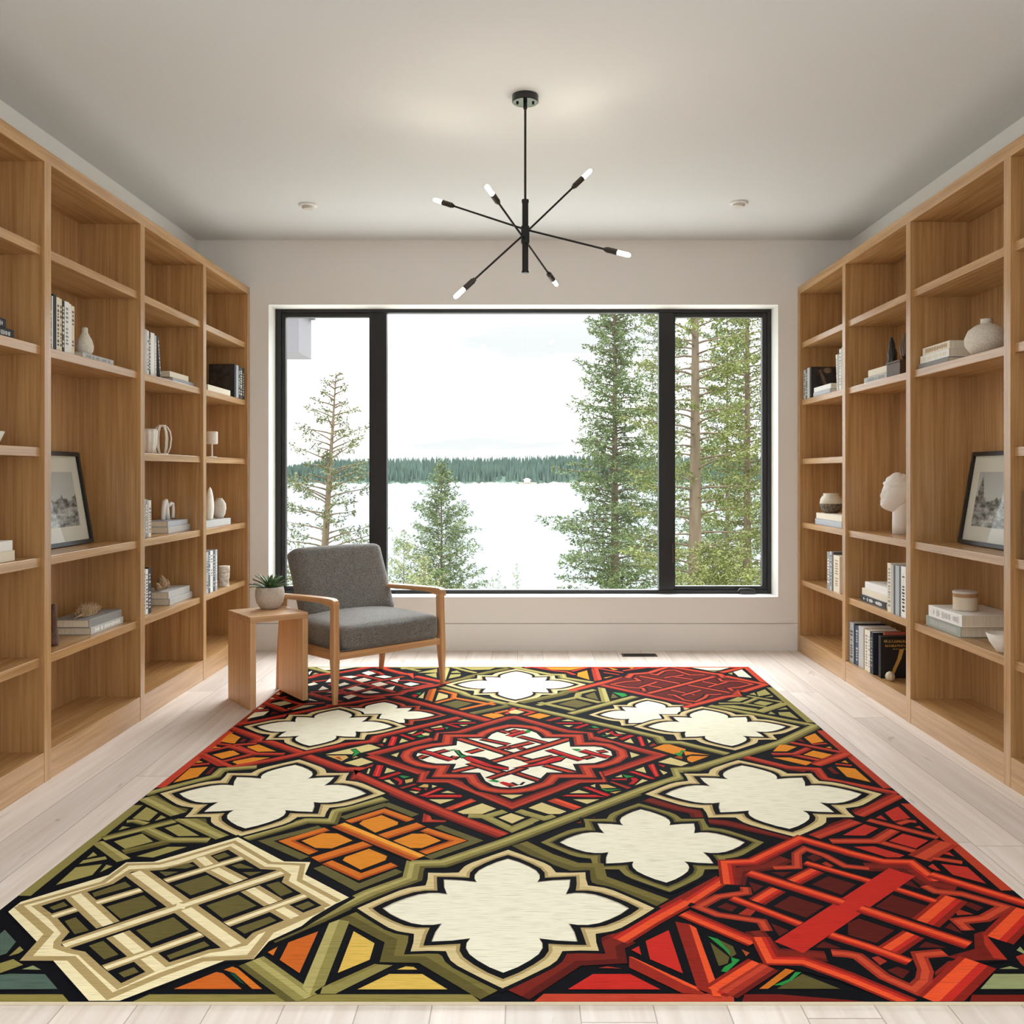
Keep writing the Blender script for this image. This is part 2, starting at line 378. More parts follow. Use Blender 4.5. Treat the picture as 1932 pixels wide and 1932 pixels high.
def book(side, d, y, z, th, h, dep, col, label, marks=None, lying=False, rot=0.0, lean=0.0, group=None, face=None):
    """one book; spine towards the room. upright: th along y, h along z; lying: h along y, th along z"""
    r = thing('book', label, 'book', (side*(1.80+d), y, z+0.0006+th/2*abs(math.sin(lean))), 0 if side < 0 else math.pi, group)
    # local: +x to the room, spine at x=0
    c = MB(); p = MB(); b = 0.0025
    if not lying:
        c.box(-dep, 0, -th/2, -th/2+b, 0, h); c.box(-dep, 0, th/2-b, th/2, 0, h); c.box(-b, 0, -th/2+b, th/2-b, 0, h)
        p.box(-dep+0.004, -b, -th/2+b, th/2-b, 0.004, h-0.004)
    else:
        c.box(-dep, 0, -h/2, h/2, 0, b); c.box(-dep, 0, -h/2, h/2, th-b, th); c.box(-b, 0, -h/2, h/2, b, th-b)
        p.box(-dep+0.004, -b, -h/2+0.004, h/2-0.004, b, th-b)
    c.build('cover', cover_mat(col), r, bevel=0.0008, seg=1)
    p.build('pages', pagem, r)
    if marks:
        m = MB(); rng = random.Random(hash((round(y*1000), round(z*1000), round(th*1e4))) & 0xffff)
        L = h
        u = -0.38*L
        while u < 0.38*L:
            s = rng.uniform(0.010, 0.022); wv = th*rng.uniform(0.18, 0.30)
            if rng.random() < 0.8:
                if not lying: m.box(0.0, 0.0004, -wv, wv, L/2+u, L/2+u+s*0.5)
                else: m.box(0.0, 0.0004, u, u+s*0.7, th/2-wv, th/2+wv)
            u += s
        m.box(0.0, 0.0002, -.0006, .0006, L*.12, L*.88) if not lying else m.box(0.0, 0.0002, -.38*L, .38*L, th/2-.0006, th/2+.0006)
        if m.v: m.build('spine_lettering', cover_mat(marks), r)
    if face: face(r)
    e = r.rotation_euler
    if lean: r.rotation_euler = (lean, 0, e.z)
    if rot: r.rotation_euler = (0, 0, e.z+rot)
    return r

ORD = ['first', 'second', 'third', 'fourth', 'fifth', 'sixth', 'seventh', 'eighth', 'ninth', 'tenth', 'eleventh', 'twelfth']
def cname(c):
    r, g, b = c; l = (r+g+b)/3
    if l < 50: return 'black' if b-r < 12 else 'navy'
    if r-b > 60 and r-g > 45: return 'terracotta'
    if b-r > 18: return 'blue' if l < 120 else 'pale blue'
    if l < 110: return 'dark grey' if r-b < 25 else 'brown'
    if l < 170: return 'grey' if r-b < 25 else 'tan'
    if l < 205: return 'pale grey' if r-b < 22 else 'beige'
    return 'white' if r-b < 22 else 'cream'
def row(side, d, z, y0, step, books, place, group):
    """upright books standing side by side, from y0 in the direction step (+1 away from the camera)"""
    y = y0; out = []
    n = len(books)
    for i, (th, h, dep, c, m) in enumerate(books):
        # count from the left as seen in the photo
        fromleft = i if (step > 0) == (side < 0) else n-1-i
        lab = '%s upright book, %s from left in row %s' % (cname(c), ORD[fromleft], place)
        out.append(book(side, d, y+step*th/2, z, th-0.0006, h, dep, c, lab, m, group=group))
        y += step*th
    return out
def stack(side, d, z, y, books, place, group):
    """books lying on each other, bottom first: (th, length, width, colour, marks, dd, dy)"""
    n = len(books); zz = z
    for i, (th, L, wdt, c, m, dd, dy) in enumerate(books):
        if n == 1: lab = '%s book lying flat %s' % (cname(c), place)
        else:
            pos = 'lowest' if i == 0 else ('topmost' if i == n-1 else 'middle')
            lab = '%s flat book, %s of stack %s' % (cname(c), pos, place)
        book(side, d+dd, y+dy, zz, th, L, wdt, c, lab, m, lying=True, group=group)
        zz += th+0.0007
    return zz

WHT, CRM, BLK, NVY = (245, 244, 240), (236, 227, 206), (26, 26, 28), (28, 34, 48)
GRY, LGR, DGR, BGR, TANC = (150, 150, 148), (196, 196, 194), (84, 84, 86), (184, 190, 197), (176, 146, 108)
# --- left bookcase
L2 = 'beside the gourd vase'
row(-1, 0.05, SH['B'], 3.722, 1, [(.018, .222, .16, BLK, WHT), (.011, .215, .16, WHT, None), (.027, .225, .17, NVY, None), (.027, .218, .16, CRM, DGR), (.018, .216, .16, CRM, BLK), (.022, .212, .16, BLK, CRM), (.04, .214, .17, WHT, GRY), (.017, .21, .16, WHT, None), (.028, .205, .16, CRM, DGR)], L2, 'upright books beside the gourd vase')
stack(-1, 0.035, SH['B'], 4.12, [(.024, .30, .19, LGR, GRY, 0, 0)], 'under the gourd vase, left bookcase', None)
stack(-1, 0.04, SH['B'], 3.31, [(.034, .27, .18, NVY, LGR, 0, 0), (.034, .20, .16, NVY, LGR, 0.01, 0)], 'at the left photo edge, dark pair', 'dark books at the left edge')
stack(-1, 0.04, SH['D'], 3.27, [(.038, .36, .2, CRM, None, 0, 0), (.036, .33, .19, WHT, None, 0, 0)], 'at the left photo edge, pale pair', 'pale books at the left edge')
stack(-1, 0.053, SH['E'], 4.25, [(.031, .33, .16, LGR, WHT, 0, 0.0), (.034, .33, .16, GRY, None, 0.004, -0.008)], 'under the dried coral', 'books under the dried coral')
row(-1, 0.05, SH['B'], 4.66, 1, [(.03, .225, .16, LGR, None), (.02, .222, .16, WHT, DGR), (.022, .218, .16, DGR, WHT), (.05, .22, .17, WHT, None), (.026, .212, .16, LGR, WHT)], 'beside the leaning magazine, left bookcase', 'upright books beside the leaning magazine')
book(-1, 0.05, 4.862, SH['B'], .016, .215, .16, DGR, 'thin grey magazine leaning against upright pale books, left bookcase', WHT, lean=0.16)
stack(-1, 0.05, SH['B'], 5.17, [(.026, .32, .17, BGR, None, 0, 0.02), (.03, .28, .16, CRM, None, 0.005, -0.03)], 'right of the leaning magazine', 'books lying right of the leaning magazine')
row(-1, 0.06, SH['D'], 4.665, 1, [(.03, .19, .15, LGR, GRY), (.022, .188, .15, GRY, WHT), (.018, .185, .15, BGR, None), (.03, .182, .15, CRM, DGR)], 'left of the looped white sculpture', 'upright books by the looped sculpture')
stack(-1, 0.072, SH['D'], 5.19, [(.034, .33, .16, LGR, None, 0, 0), (.028, .30, .15, BGR, None, 0.004, -0.01)], 'under the looped white sculpture', 'books under the looped sculpture')
row(-1, 0.05, SH['E'], 4.64, 1, [(.03, .225, .16, LGR, BLK), (.03, .222, .16, WHT, BLK), (.04, .225, .16, NVY, LGR)], 'left of the pine cone ornament', 'upright books by the pine cones')
stack(-1, 0.056, SH['E'], 5.165, [(.034, .34, .17, LGR, None, 0, 0.01), (.036, .32, .16, LGR, None, 0.004, -0.01)], 'under the pine cone ornament', 'books under the pine cones')
ab = row(-1, 0.012, SH['B'], 5.975, 1, [(.04, .205, .16, BLK, None), (.05, .205, .16, BGR, None), (.03, .203, .15, BLK, WHT), (.05, .2, .15, DGR, WHT), (.042, .2, .15, BLK, LGR)], 'at the far end of left bookcase', 'upright books at the far end of the left bookcase')[0]
MB().box(-.155, -.004, -.0203, -.0200, .006, .198).build('cover_print', mat('cover_floral', (40, 36, 34), .5, var=.95, vscale=34), ab)
stack(-1, 0.02, SH['B'], 5.71, [(.034, .42, .18, CRM, None, 0, 0)], 'in front of the dark art book', None)
stack(-1, 0.03, SH['D'], 5.70, [(.04, .46, .17, LGR, None, 0, 0.03)], 'under the two white vases, left bookcase', None)
row(-1, 0.02, SH['E'], 5.44, 1, [(.03, .24, .16, WHT, GRY), (.04, .24, .16, BGR, DGR), (.03, .24, .16, DGR, WHT), (.05, .242, .16, WHT, GRY), (.04, .24, .16, DGR, LGR), (.04, .242, .16, BGR, WHT)], 'left of the white rubble jar', 'upright books by the rubble jar')
# --- right bookcase
row(1, 0.02, SH['B'], 6.205, -1, [(.05, .19, .15, LGR, DGR), (.03, .192, .15, DGR, WHT), (.05, .195, .15, LGR, None)], 'at the far end of right bookcase', 'upright books at the far end of the right bookcase')
def rfar(r):
    # cover print on the side towards the camera: a pale diagonal stem with a round head
    q = MB(); yy = .0152
    q.box(-.165, -.004, yy, yy+.0003, .005, .19); q.build('cover_print', mat('cover_night', (46, 42, 40), .5, var=.7, vscale=40), r)
    q = MB(); q.add([(-.045, yy+.0005, .175), (-.06, yy+.0005, .180), (-.115, yy+.0005, .045), (-.095, yy+.0005, .035)], [(0, 1, 2, 3)])
    q.add([(-.10+.026*math.cos(k*.524), yy+.0005, .172+.018*math.sin(k*.524)) for k in range(12)], [tuple(range(12))]); q.build('cover_shape', mat('cover_brown', (128, 104, 84), .5, var=.4, vscale=30), r)
book(1, 0.02, 6.05, SH['B'], .03, .195, .17, BLK, 'black art book with grey cover photo, far end of right bookcase', None, face=rfar)
stack(1, 0.02, SH['B'], 5.78, [(.026, .33, .16, BGR, None, 0, 0.05), (.03, .33, .16, WHT, None, 0.004, 0.05)], 'before the black art book, right bookcase', 'books before the black art book')
book(1, 0.03, 5.565, SH['B'], .02, .215, .16, WHT, 'thin white book leaning on two uprights, far right bay', GRY, lean=0.10)
row(1, 0.03, SH['B'], 5.535, -1, [(.035, .24, .16, WHT, GRY), (.045, .245, .16, LGR, GRY), (.04, .24, .16, WHT, None)], 'beside the white leaning book', 'upright books beside the white leaning book')
stack(1, 0.03, SH['D'], 5.76, [(.036, .50, .2, BGR, None, 0, -0.02), (.036, .48, .19, CRM, None, 0.004, -0.02)], 'under the two-tone round pot', 'books under the two-tone pot')
row(1, 0.02, SH['E'], 5.725, -1, [(.05, .225, .16, GRY, WHT), (.04, .23, .16, LGR, DGR), (.03, .228, .16, DGR, None), (.11, .215, .17, CRM, TANC)], 'on the lower far right shelf', 'upright books on the lower far right shelf')
stack(1, 0.03, SH['B'], 4.965, [(.03, .33, .18, LGR, GRY, 0, 0), (.036, .28, .17, CRM, None, 0.006, -0.02)], 'beside the dark stone sculpture', 'books beside the dark sculpture')
stack(1, 0.04, SH['E'], 5.03, [(.034, .36, .18, NVY, WHT, 0, 0.0), (.036, .36, .17, CRM, None, 0.004, -0.01), (.038, .32, .16, WHT, None, 0.006, -0.03)], 'in the middle of right bookcase', 'three stacked books right bookcase')
row(1, 0.02, SH['E'], 4.775, -1, [(.05, .245, .17, CRM, GRY), (.03, .24, .16, LGR, None), (.022, .24, .16, DGR, None), (.05, .242, .16, BGR, None), (.02, .24, .16, DGR, None), (.06, .245, .16, WHT, NVY), (.04, .243, .16, NVY, WHT)], 'right of the three-book stack', 'upright books by the three-book stack')
row(1, 0.022, SH['deck'], 5.336, -1, [(.068, .222, .17, BGR, DGR), (.026, .22, .17, BLK, None), (.05, .216, .17, (52, 78, 108), LGR), (.08, .222, .17, LGR, None), (.012, .214, .17, (150, 96, 62), None), (.056, .218, .17, CRM, GRY), (.024, .217, .16, WHT, GRY), (.046, .219, .17, NVY, GRY)], 'on the floor-level shelf', 'upright books on the floor level shelf')
book(1, 0.062, 4.932, SH['deck'], .016, .230, .14, (186, 96, 74), 'terracotta book rising behind the black cover with yellow stroke', None)
def seven(r):
    g = mat('cover_gold', (198, 152, 76), 0.5)
    # face towards the camera is local +y (the bookcase root is turned half round)
    m = MB(); yy = 0.0165
    pts = [(-0.062, 0.148), (-0.075, 0.10), (-0.098, 0.05), (-0.112, 0.012)]
    wv = [0.011, 0.010, 0.009, 0.008]
    rl = [[(-(0.17+p[0])+0.0-a*wv[i], yy, p[1]) for a in (-1, 1)] for i, p in enumerate(pts)]
    for i in range(3):
        m.add([rl[i][0], rl[i][1], rl[i+1][1], rl[i+1][0]], [(0, 1, 2, 3)])
    m.build('cover_stroke', g, r)
    t = MB(); rng = random.Random(5)
    for (z0, hh, x0, x1) in ((0.182, .014, -.158, -.025), (0.160, .012, -.160, -.022), (0.146, .006, -.155, -.06)):
        x = x0
        while x < x1:
            ww = rng.uniform(.006, .013)
            t.box(x, x+ww*.35, yy, yy+.0004, z0, z0+hh); t.box(x, x+ww*.8, yy, yy+.0004, z0+hh*rng.choice([0, .4, .8]), z0+hh*rng.choice([0.2, .6, 1.0]))
            x += ww
    t.build('cover_lettering', g, r)
book(1, 0.03, 4.905, SH['deck'], .032, .215, .17, BLK, 'black book with yellow curved stroke and gold lettering, front cover showing', None, face=seven)
stack(1, 0.035, SH['B'], 4.28, [(.024, .31, .2, GRY, None, 0, 0), (.036, .30, .2, WHT, CRM, 0.004, -0.005), (.034, .28, .2, CRM, TANC, 0.008, -0.012)], 'beside the big round vase', 'books beside the big round vase')
stack(1, 0.04, SH['E'], 4.16, [(.046, .345, .24, (168, 176, 168), LGR, 0, 0.03), (.05, .33, .245, WHT, LGR, -0.005, 0.0)], 'under the cream candle jar', 'books under the candle jar')
row(1, 0.03, SH['D'], 3.50, -1, [(.03, .25, .16, (120, 92, 66), None), (.03, .252, .16, LGR, BLK), (.02, .248, .16, BLK, None), (.04, .25, .16, WHT, NVY), (.04, .25, .16, NVY, WHT)], 'at the right photo edge', 'upright books at the right photo edge')

# ---- ornaments
stone = mat('speckled_stoneware', (226, 219, 206), 0.7, 0.3, bump=0.5, bscale=260, var=0.14, vscale=140)
plaster = mat('white_plaster', (250, 248, 244), 0.75, 0.25, bump=0.3, bscale=120)
ceram = mat('white_ceramic', (244, 240, 231), 0.55, 0.4, bump=0.25, bscale=150, var=0.06, vscale=30)
def lathe_thing(name, label, cat, loc, prof, m, part='body', seg=40, wob=None):
    r = thing(name, label, cat, loc)
    MB().lathe(prof, seg, wob=wob).build(part, m, r, smooth=True)
    return r
def at(side, d, x, z): return (side*(1.80+d), py(side, d, x), z+0.0006)

p0 = at(-1, 0.085, 160, SH['B']+0.0246)
lathe_thing('gourd_vase', 'small pale gourd vase standing on a flat book, left bookcase', 'vase', p0, [(0.0, 0), (.024, 0), (.034, .02), (.036, .04), (.030, .065), (.018, .088), (.012, .10), (.0125, .114), (.009, .121), (.004, .119)], stone)
# white lobed vase and cage vase
p0 = at(-1, 0.10, 281, SH['C'])
lathe_thing('fluted_vase', 'white fluted vase half behind the shelf divider, left of the cage vase', 'vase', p0, [(0.0, 0), (.030, 0), (.034, .03), (.040, .085), (.041, .115), (.036, .128), (.030, .125), (.028, .10)], ceram, wob=lambda a, z: 1+0.05*math.cos(10*a), seg=60)
p0 = at(-1, 0.10, 306, SH['C'])
r = thing('cage_vase', 'open white ribbed cage vase on the middle left shelf', 'vase', p0)
for k in range(6):
    a = math.radians(60*k+15)
    pth = [(rr*math.cos(a), rr*math.sin(a), zz) for rr, zz in ((.026, .003), (.040, .04), (.045, .085), (.040, .12), (.026, .145), (.014, .153))]
    MB().tube(pth, 0.0042, 8).build('rib', ceram, r, smooth=True)
for rr, zz in ((.026, .004), (.016, .153)):
    MB().tube([(rr*math.cos(2*math.pi*k/24), rr*math.sin(2*math.pi*k/24), zz) for k in range(24)], 0.0045, 8, closed=True).build('ring', ceram, r, smooth=True)
# candle holder on a stem
p0 = at(-1, 0.085, 400, SH['C'])
r = thing('candle_holder', 'cream drum candle holder on a thin stem, far left shelf', 'candle holder', p0)
MB().lathe([(.0, 0), (.028, 0), (.028, .005), (.004, .008)], 28).build('foot', ceram, r)
MB().tube([(0, 0, .006), (0, 0, .082)], .005).build('stem', ceram, r)
MB().lathe([(.0, .08), (.030, .08), (.034, .086), (.034, .152), (.030, .156), (.0, .153)], 32).build('cup', ceram, r, smooth=False)
# tall oval + round vase on far left shelf
p0 = at(-1, 0.075, 396, SH['D']+0.0407)
r = thing('oval_sculpture', 'tall flat white oval sculpture left of the round vase', 'sculpture', p0)
q = MB(); rings = []
for i in range(17):
    t = i/16; zz = 0.195*t; a = 0.03*math.sin(math.pi*min(1, 0.16+t*0.84))**0.6+0.002
    rings.append([(a*0.7*math.cos(2*math.pi*k/20), a*1.15*math.sin(2*math.pi*k/20), zz) for k in range(20)])
q.loft(rings); q.build('body', ceram, r, smooth=True)
p0 = at(-1, 0.08, 414, SH['D']+0.0407)
lathe_thing('round_vase', 'round white stoneware vase right of the tall oval sculpture', 'vase', p0, [(0, 0), (.022, 0), (.034, .025), (.041, .06), (.038, .09), (.025, .112), (.018, .118), (.019, .124), (.014, .122)], stone)
# rubble jar
p0 = at(-1, 0.04, 423, SH['E'])
r = thing('rubble_jar', 'white rough stone jar right of the upright books, far left shelf', 'jar', p0)
MB().lathe([(0, 0), (.03, 0), (.03, .035), (.027, .04), (.031, .045), (.032, .08), (.028, .085), (.033, .09), (.033, .125), (0, .124)], 24, wob=lambda a, z: 1+0.06*math.sin(5*a+z*90)).build('body', mat('rubble', (222, 212, 198), .8, .2, bump=1.0, bscale=60, var=.35, vscale=45), r)
# looped sculpture
p0 = at(-1, 0.15, 317, SH['D']+0.0634)
r = thing('loop_sculpture', 'white twin-arch loop sculpture standing on two flat books', 'sculpture', (p0[0], p0[1]-0.02, p0[2]))
MB().tube([(0, -.05, .0), (0, -.045, .06), (0, -.03, .1), (0, -.012, .105), (0, 0, .08), (0, .008, .04), (0, .02, .0)], [.011, .011, .012, .012, .012, .012, .011], 10).build('arch', plaster, r, smooth=True)
MB().tube([(.012, .002, .075), (.012, .03, .09), (.012, .06, .087), (.012, .066, .05), (.012, .062, .008)], .0085, 10).build('arch', plaster, r, smooth=True)
# dried coral tuft
p0 = at(-1, 0.12, 165, SH['E']+0.0664)
r = thing('dried_coral', 'beige feathery dried coral lying on two grey books', 'dried coral', (p0[0], p0[1], p0[2]))
q = MB(); rng = random.Random(3)
for i in range(150):
    y = rng.uniform(-.06, .07); a = rng.uniform(-1.0, 1.0); l = rng.uniform(.03, .058)*(1-0.5*abs(y)/.09); bx = rng.uniform(-.02, .02)
    tip = (bx+math.sin(a)*l*0.6, y+rng.uniform(-.004, .03), 0.008+math.cos(a)*l)
    q.tube([(bx, y, .002), ((bx+tip[0])/2, (y+tip[1])/2-.003, tip[2]*.55), tip], [.0026, .0024, .0009], 5)
q.build('fronds', mat('dry_coral', (196, 168, 134), .85, .2, var=.3, vscale=80), r)
MB().tube([(0, -.13, .001+.002), (0, -.09, .008), (0, -.05, .012), (0, .06, .012)], [.002, .004, .012, .009], 8).build('stalk', mat('coral_stalk', (168, 142, 112), .85), r, smooth=True)
# bark sculpture
p0 = at(-1, 0.09, 103, SH['E'])
r = thing('driftwood_piece', 'dark brown bark-like sculpture half hidden by a divider, beside the dried coral books', 'sculpture', p0)
rings = []
for i in range(13):
    t = i/12; zz = .165*t; wv = .026+.008*math.sin(9*t)+.006*math.sin(23*t)
    rings.append([(0.018*math.cos(2*math.pi*k/16)*(1-.3*t), -.012+wv*math.sin(2*math.pi*k/16)*(1-.55*t*t), zz) for k in range(16)])
MB().loft(rings).build('body', mat('bark_glaze', (92, 62, 44), .6, .4, bump=.8, bscale=90, var=.6, vscale=40), r, smooth=True)
# white scrap at the left edge
p0 = at(-1, 0.10, 1, SH['C'])
lathe_thing('white_bowl', 'white ridged bowl cut by the left photo edge', 'bowl', (p0[0], p0[1]-0.07, p0[2]), [(0, 0), (.02, 0), (.03, .012), (.046, .05), (.043, .052), (.028, .02), (0, .008)], ceram, wob=lambda a, z: 1+.05*math.cos(14*a))
# pine cone cluster
p0 = at(-1, 0.12, 306, SH['E']+0.0714)
r = thing('pine_cones', 'three pale brown pine cones on two flat books, left bookcase', 'ornament', p0)
conem = mat('pine_cone', (178, 150, 118), .8, .25, var=.45, vscale=70)
for (cy, cz, s, tl) in ((-.05, .0, .9, .5), (.0, .0, 1.35, 0.1), (.055, .0, .9, -.3)):
    q = MB(); Mt = Matrix.Translation((0, cy, cz+.002)) @ Matrix.Rotation(tl, 4, 'X') @ Matrix.Scale(s, 4)
    q.lathe([(0.004, .004), (.016, .012), (.02, .025), (.014, .045), (.003, .058)], 14, M=Mt)
    for lv in range(7):
        for k in range(8):
            a = 2*math.pi*(k+lv*.5)/8; zz = .008+lv*.007; rr = .021*math.sin(math.pi*(.25+lv*.1))+.002
            q.add([Mt @ Vector((rr*.5*math.cos(a-.3), rr*.5*math.sin(a-.3), zz)), Mt @ Vector((rr*.5*math.cos(a+.3), rr*.5*math.sin(a+.3), zz)), Mt @ Vector((rr*1.35*math.cos(a), rr*1.35*math.sin(a), zz+.007))], [(0, 1, 2)])
    q.build('cone', conem, r)

# --- right ornaments
p0 = at(1, 0.10, 1861, SH['B'])
lathe_thing('moon_vase', 'big round speckled beige vase with a short narrow neck', 'vase', (p0[0], p0[1], p0[2]), [(0, 0), (.040, 0), (.062, .014), (.082, .045), (.084, .072), (.07, .105), (.042, .126), (.023, .133), (.022, .148), (.024, .152), (.018, .150)], stone)
p0 = at(1, 0.12, 1821, SH['E']+0.0974)
r = thing('candle_jar', 'cream candle jar with wooden band and pale lid on white book', 'candle jar', p0)
MB().lathe([(0, 0), (.046, 0), (.05, .004), (.05, .058), (0, .058)], 40).build('jar', mat('cream_glaze', (226, 212, 190), .5), r, smooth=False)
MB().lathe([(0.0, .0585), (.0505, .0585), (.0505, .074), (0, .074)], 40).build('wooden_band', mat('band_wood', (176, 132, 92), .5), r)
MB().lathe([(0, .0745), (.052, .0745), (.052, .081), (.047, .084), (0, .084)], 40).build('lid', mat('lid_grey', (206, 200, 190), .5), r)
p0 = at(1, 0.055, 1893, SH['E'])
lathe_thing('small_bowl', 'small white bowl beside the candle jar books, half hidden by divider', 'bowl', (p0[0], p0[1], p0[2]), [(0, 0), (.02, 0), (.026, .006), (.05, .04), (.062, .072), (.058, .073), (.046, .044), (.022, .012), (0, .010)], ceram)
# two-tone pot
p0 = at(1, 0.10, 1568, SH['D']+0.0734)
r = thing('two_tone_pot', 'round pot, white glaze over dark speckled base, far right shelf', 'pot', p0)
MB().lathe([(0, 0), (.04, 0), (.055, .015), (.066, .045), (.068, .058)], 36).build('speckled_base', mat('ash_base', (120, 110, 96), .75, .3, bump=.6, bscale=160, var=.8, vscale=90), r, smooth=True)
MB().lathe([(.068, .058), (.064, .085), (.052, .105), (.046, .108), (.048, .120), (.043, .121), (.042, .105)], 36).build('glazed_top', mat('milk_glaze', (232, 224, 206), .3, .5), r, smooth=True)
# white frame far right shelf C  + big frames
def picture(name, label, cat, side, ybot, d_bot, d_top, z, wdt, hgt, fr, fcol, mcol, matw, seed, simple=False):
    r = thing(name, label, cat, (side*(1.80+d_bot), ybot, z+0.0045), 0 if side < 0 else math.pi)
    ang = math.atan2(d_top-d_bot, hgt)
    M = Matrix.Rotation(-ang, 4, 'Y'); r.location.z = z+.0006+.018*math.sin(ang)
    q = MB(); t = .018
    for b in ((-t, 0, -wdt/2, wdt/2, 0, fr), (-t, 0, -wdt/2, wdt/2, hgt-fr, hgt), (-t, 0, -wdt/2, -wdt/2+fr, fr, hgt-fr), (-t, 0, wdt/2-fr, wdt/2, fr, hgt-fr)):
        q.box(*b, M=M)
    q.build('frame', fcol, r)
    MB().box(-t+.002, -t+.006, -wdt/2+fr, wdt/2-fr, fr, hgt-fr, M=M).build('mat_board', mcol, r)
    n = 56; a0, a1, b0, b1 = -wdt/2+fr+matw, wdt/2-fr-matw, fr+matw*1.05, hgt-fr-matw*1.15
    q = MB(); rng = random.Random(seed); cols = []
    def vn(x, y, s):
        from mathutils import noise
        return noise.noise(Vector((x*s+seed*3.1, y*s, seed)))
    for i in range(n+1):
        for j in range(n+1):
            u, v = i/n, j/n
            q.v.append(tuple(M @ Vector((-t+.0065, a0+(a1-a0)*u, b0+(b1-b0)*v))))
            ridge = .60+.10*vn(u, 0, 4)+.05*vn(u, 3, 17)-.12*math.sin(u*3)
            tree = .98 if (abs(u-.12) < .09+.05*vn(v, u, 14)) else 0
            g = .62-.15*v
            if v < max(ridge, tree*(.95-.4*abs(u-.12)/.1)): g = .16+.30*vn(u, v, 9)+.30*vn(u, v, 31)
            if v < .34: g = .30+.35*vn(u, v*2.2, 7)+.3*vn(u, v, 33)+.12*math.sin((u*2-v*4)*4)
            g = min(.85, max(.02, g)); cols.append(g)
    for i in range(n):
        for j in range(n):
            a = i*(n+1)+j; q.f.append([a, a+n+1, a+n+2, a+1]); q.mi.append(0)
    pmx = MATS.get('photo_print')
    if pmx is None:
        pmx = bpy.data.materials.new('photo_print'); pmx.use_nodes = True; MATS['photo_print'] = pmx
        nn = pmx.node_tree; ca = nn.nodes.new('ShaderNodeVertexColor'); ca.layer_name = 'print'
        nn.links.new(ca.outputs['Color'], nn.nodes['Principled BSDF'].inputs['Base Color']); nn.nodes['Principled BSDF'].inputs['Roughness'].default_value = .5
    o = q.build('photo_print', pmx, r)
    at_ = o.data.color_attributes.new('print', 'FLOAT_COLOR', 'POINT')
    at_.data.foreach_set('color', [x for g in cols for x in (g, g, g*.98, 1)])
    MB().box(-t+.0085, -t+.0095, -wdt/2+fr, wdt/2-fr, fr, hgt-fr, M=M).build('glazing', glassm, r)
    return r
fblk = mat('frame_black', (20, 20, 22), .35, .5); mboard = mat('mat_board', (226, 221, 210), .8, .2); fwht = mat('frame_white', (228, 226, 222), .5)
picture('picture_frame', 'black framed landscape photo leaning in the left bookcase', 'picture', -1, 4.115, .165, .235, SH['D'], .50, .415, .018, fblk, mboard, .062, 1)
picture('picture_frame', 'black framed landscape photo leaning in the right bookcase', 'picture', 1, 4.075, .165, .235, SH['D'], .50, .415, .018, fblk, mboard, .062, 2)
picture('picture_frame', 'small white framed picture leaning on the far right shelf', 'picture', 1, 5.62, .12, .18, SH['C'], .26, .19, .012, fwht, mboard, .03, 4)
# dark stone sculpture + brass vase + wooden box
p0 = at(1, 0.10, 1683, SH['B']+0.0674)
r = thing('dark_sculpture', 'jagged black stone sculpture on pale books, right bookcase', 'sculpture', (p0[0], p0[1]-.01, p0[2]))
rings = []
for i in range(12):
    t = i/11; zz = .155*t; a = (.045*(1-t)**.8+.012)*(1+.12*math.sin(17*t))
    rings.append([(a*.55*math.cos(2*math.pi*k/9), (.018*t)+a*.75*math.sin(2*math.pi*k/9)*(1+.12*math.sin(k*5+9*t)), zz) for k in range(9)])
MB().loft(rings).build('body', mat('black_stone', (30, 26, 24), .45, .5, bump=1, bscale=70), r)
p0 = at(1, 0.075, 1703, SH['B'])
r = thing('wooden_box', 'dark brown wooden box under the bronze vase', 'box', (p0[0], 4.70, p0[2]))
boxobj('body', (-.055, .055, -.085, .085, 0, .062), mat('dark_walnut', (84, 62, 44), .5, .4, var=.3, vscale=30), r, .002)
boxobj('lid', (-.057, .057, -.087, .087, .0625, .072), mat('dark_walnut', (84, 62, 44), .5), r, .002)
lathe_thing('bronze_vase', 'ribbed bronze vase on the brown box, behind the divider edge', 'vase', (p0[0], 4.655, p0[2]+.0728), [(0, 0), (.02, 0), (.034, .03), (.038, .06), (.03, .095), (.018, .118), (.02, .128), (.014, .126)], mat('bronze', (92, 74, 56), .35, .5, metal=.6), wob=lambda a, z: 1+.05*math.cos(12*a), seg=72)
# white pebble by the black book
p0 = at(1, 0.055, 1689, SH['deck'])
lathe_thing('white_shell', 'small round white shell before the black book cover', 'shell', (p0[0], 4.83, p0[2]), [(0, 0), (.012, .001), (.022, .012), (.024, .024), (.018, .038), (.006, .046), (0, .047)], mat('shell', (214, 200, 176), .5, bump=.5, bscale=80), wob=lambda a, z: 1+.05*math.cos(8*a))

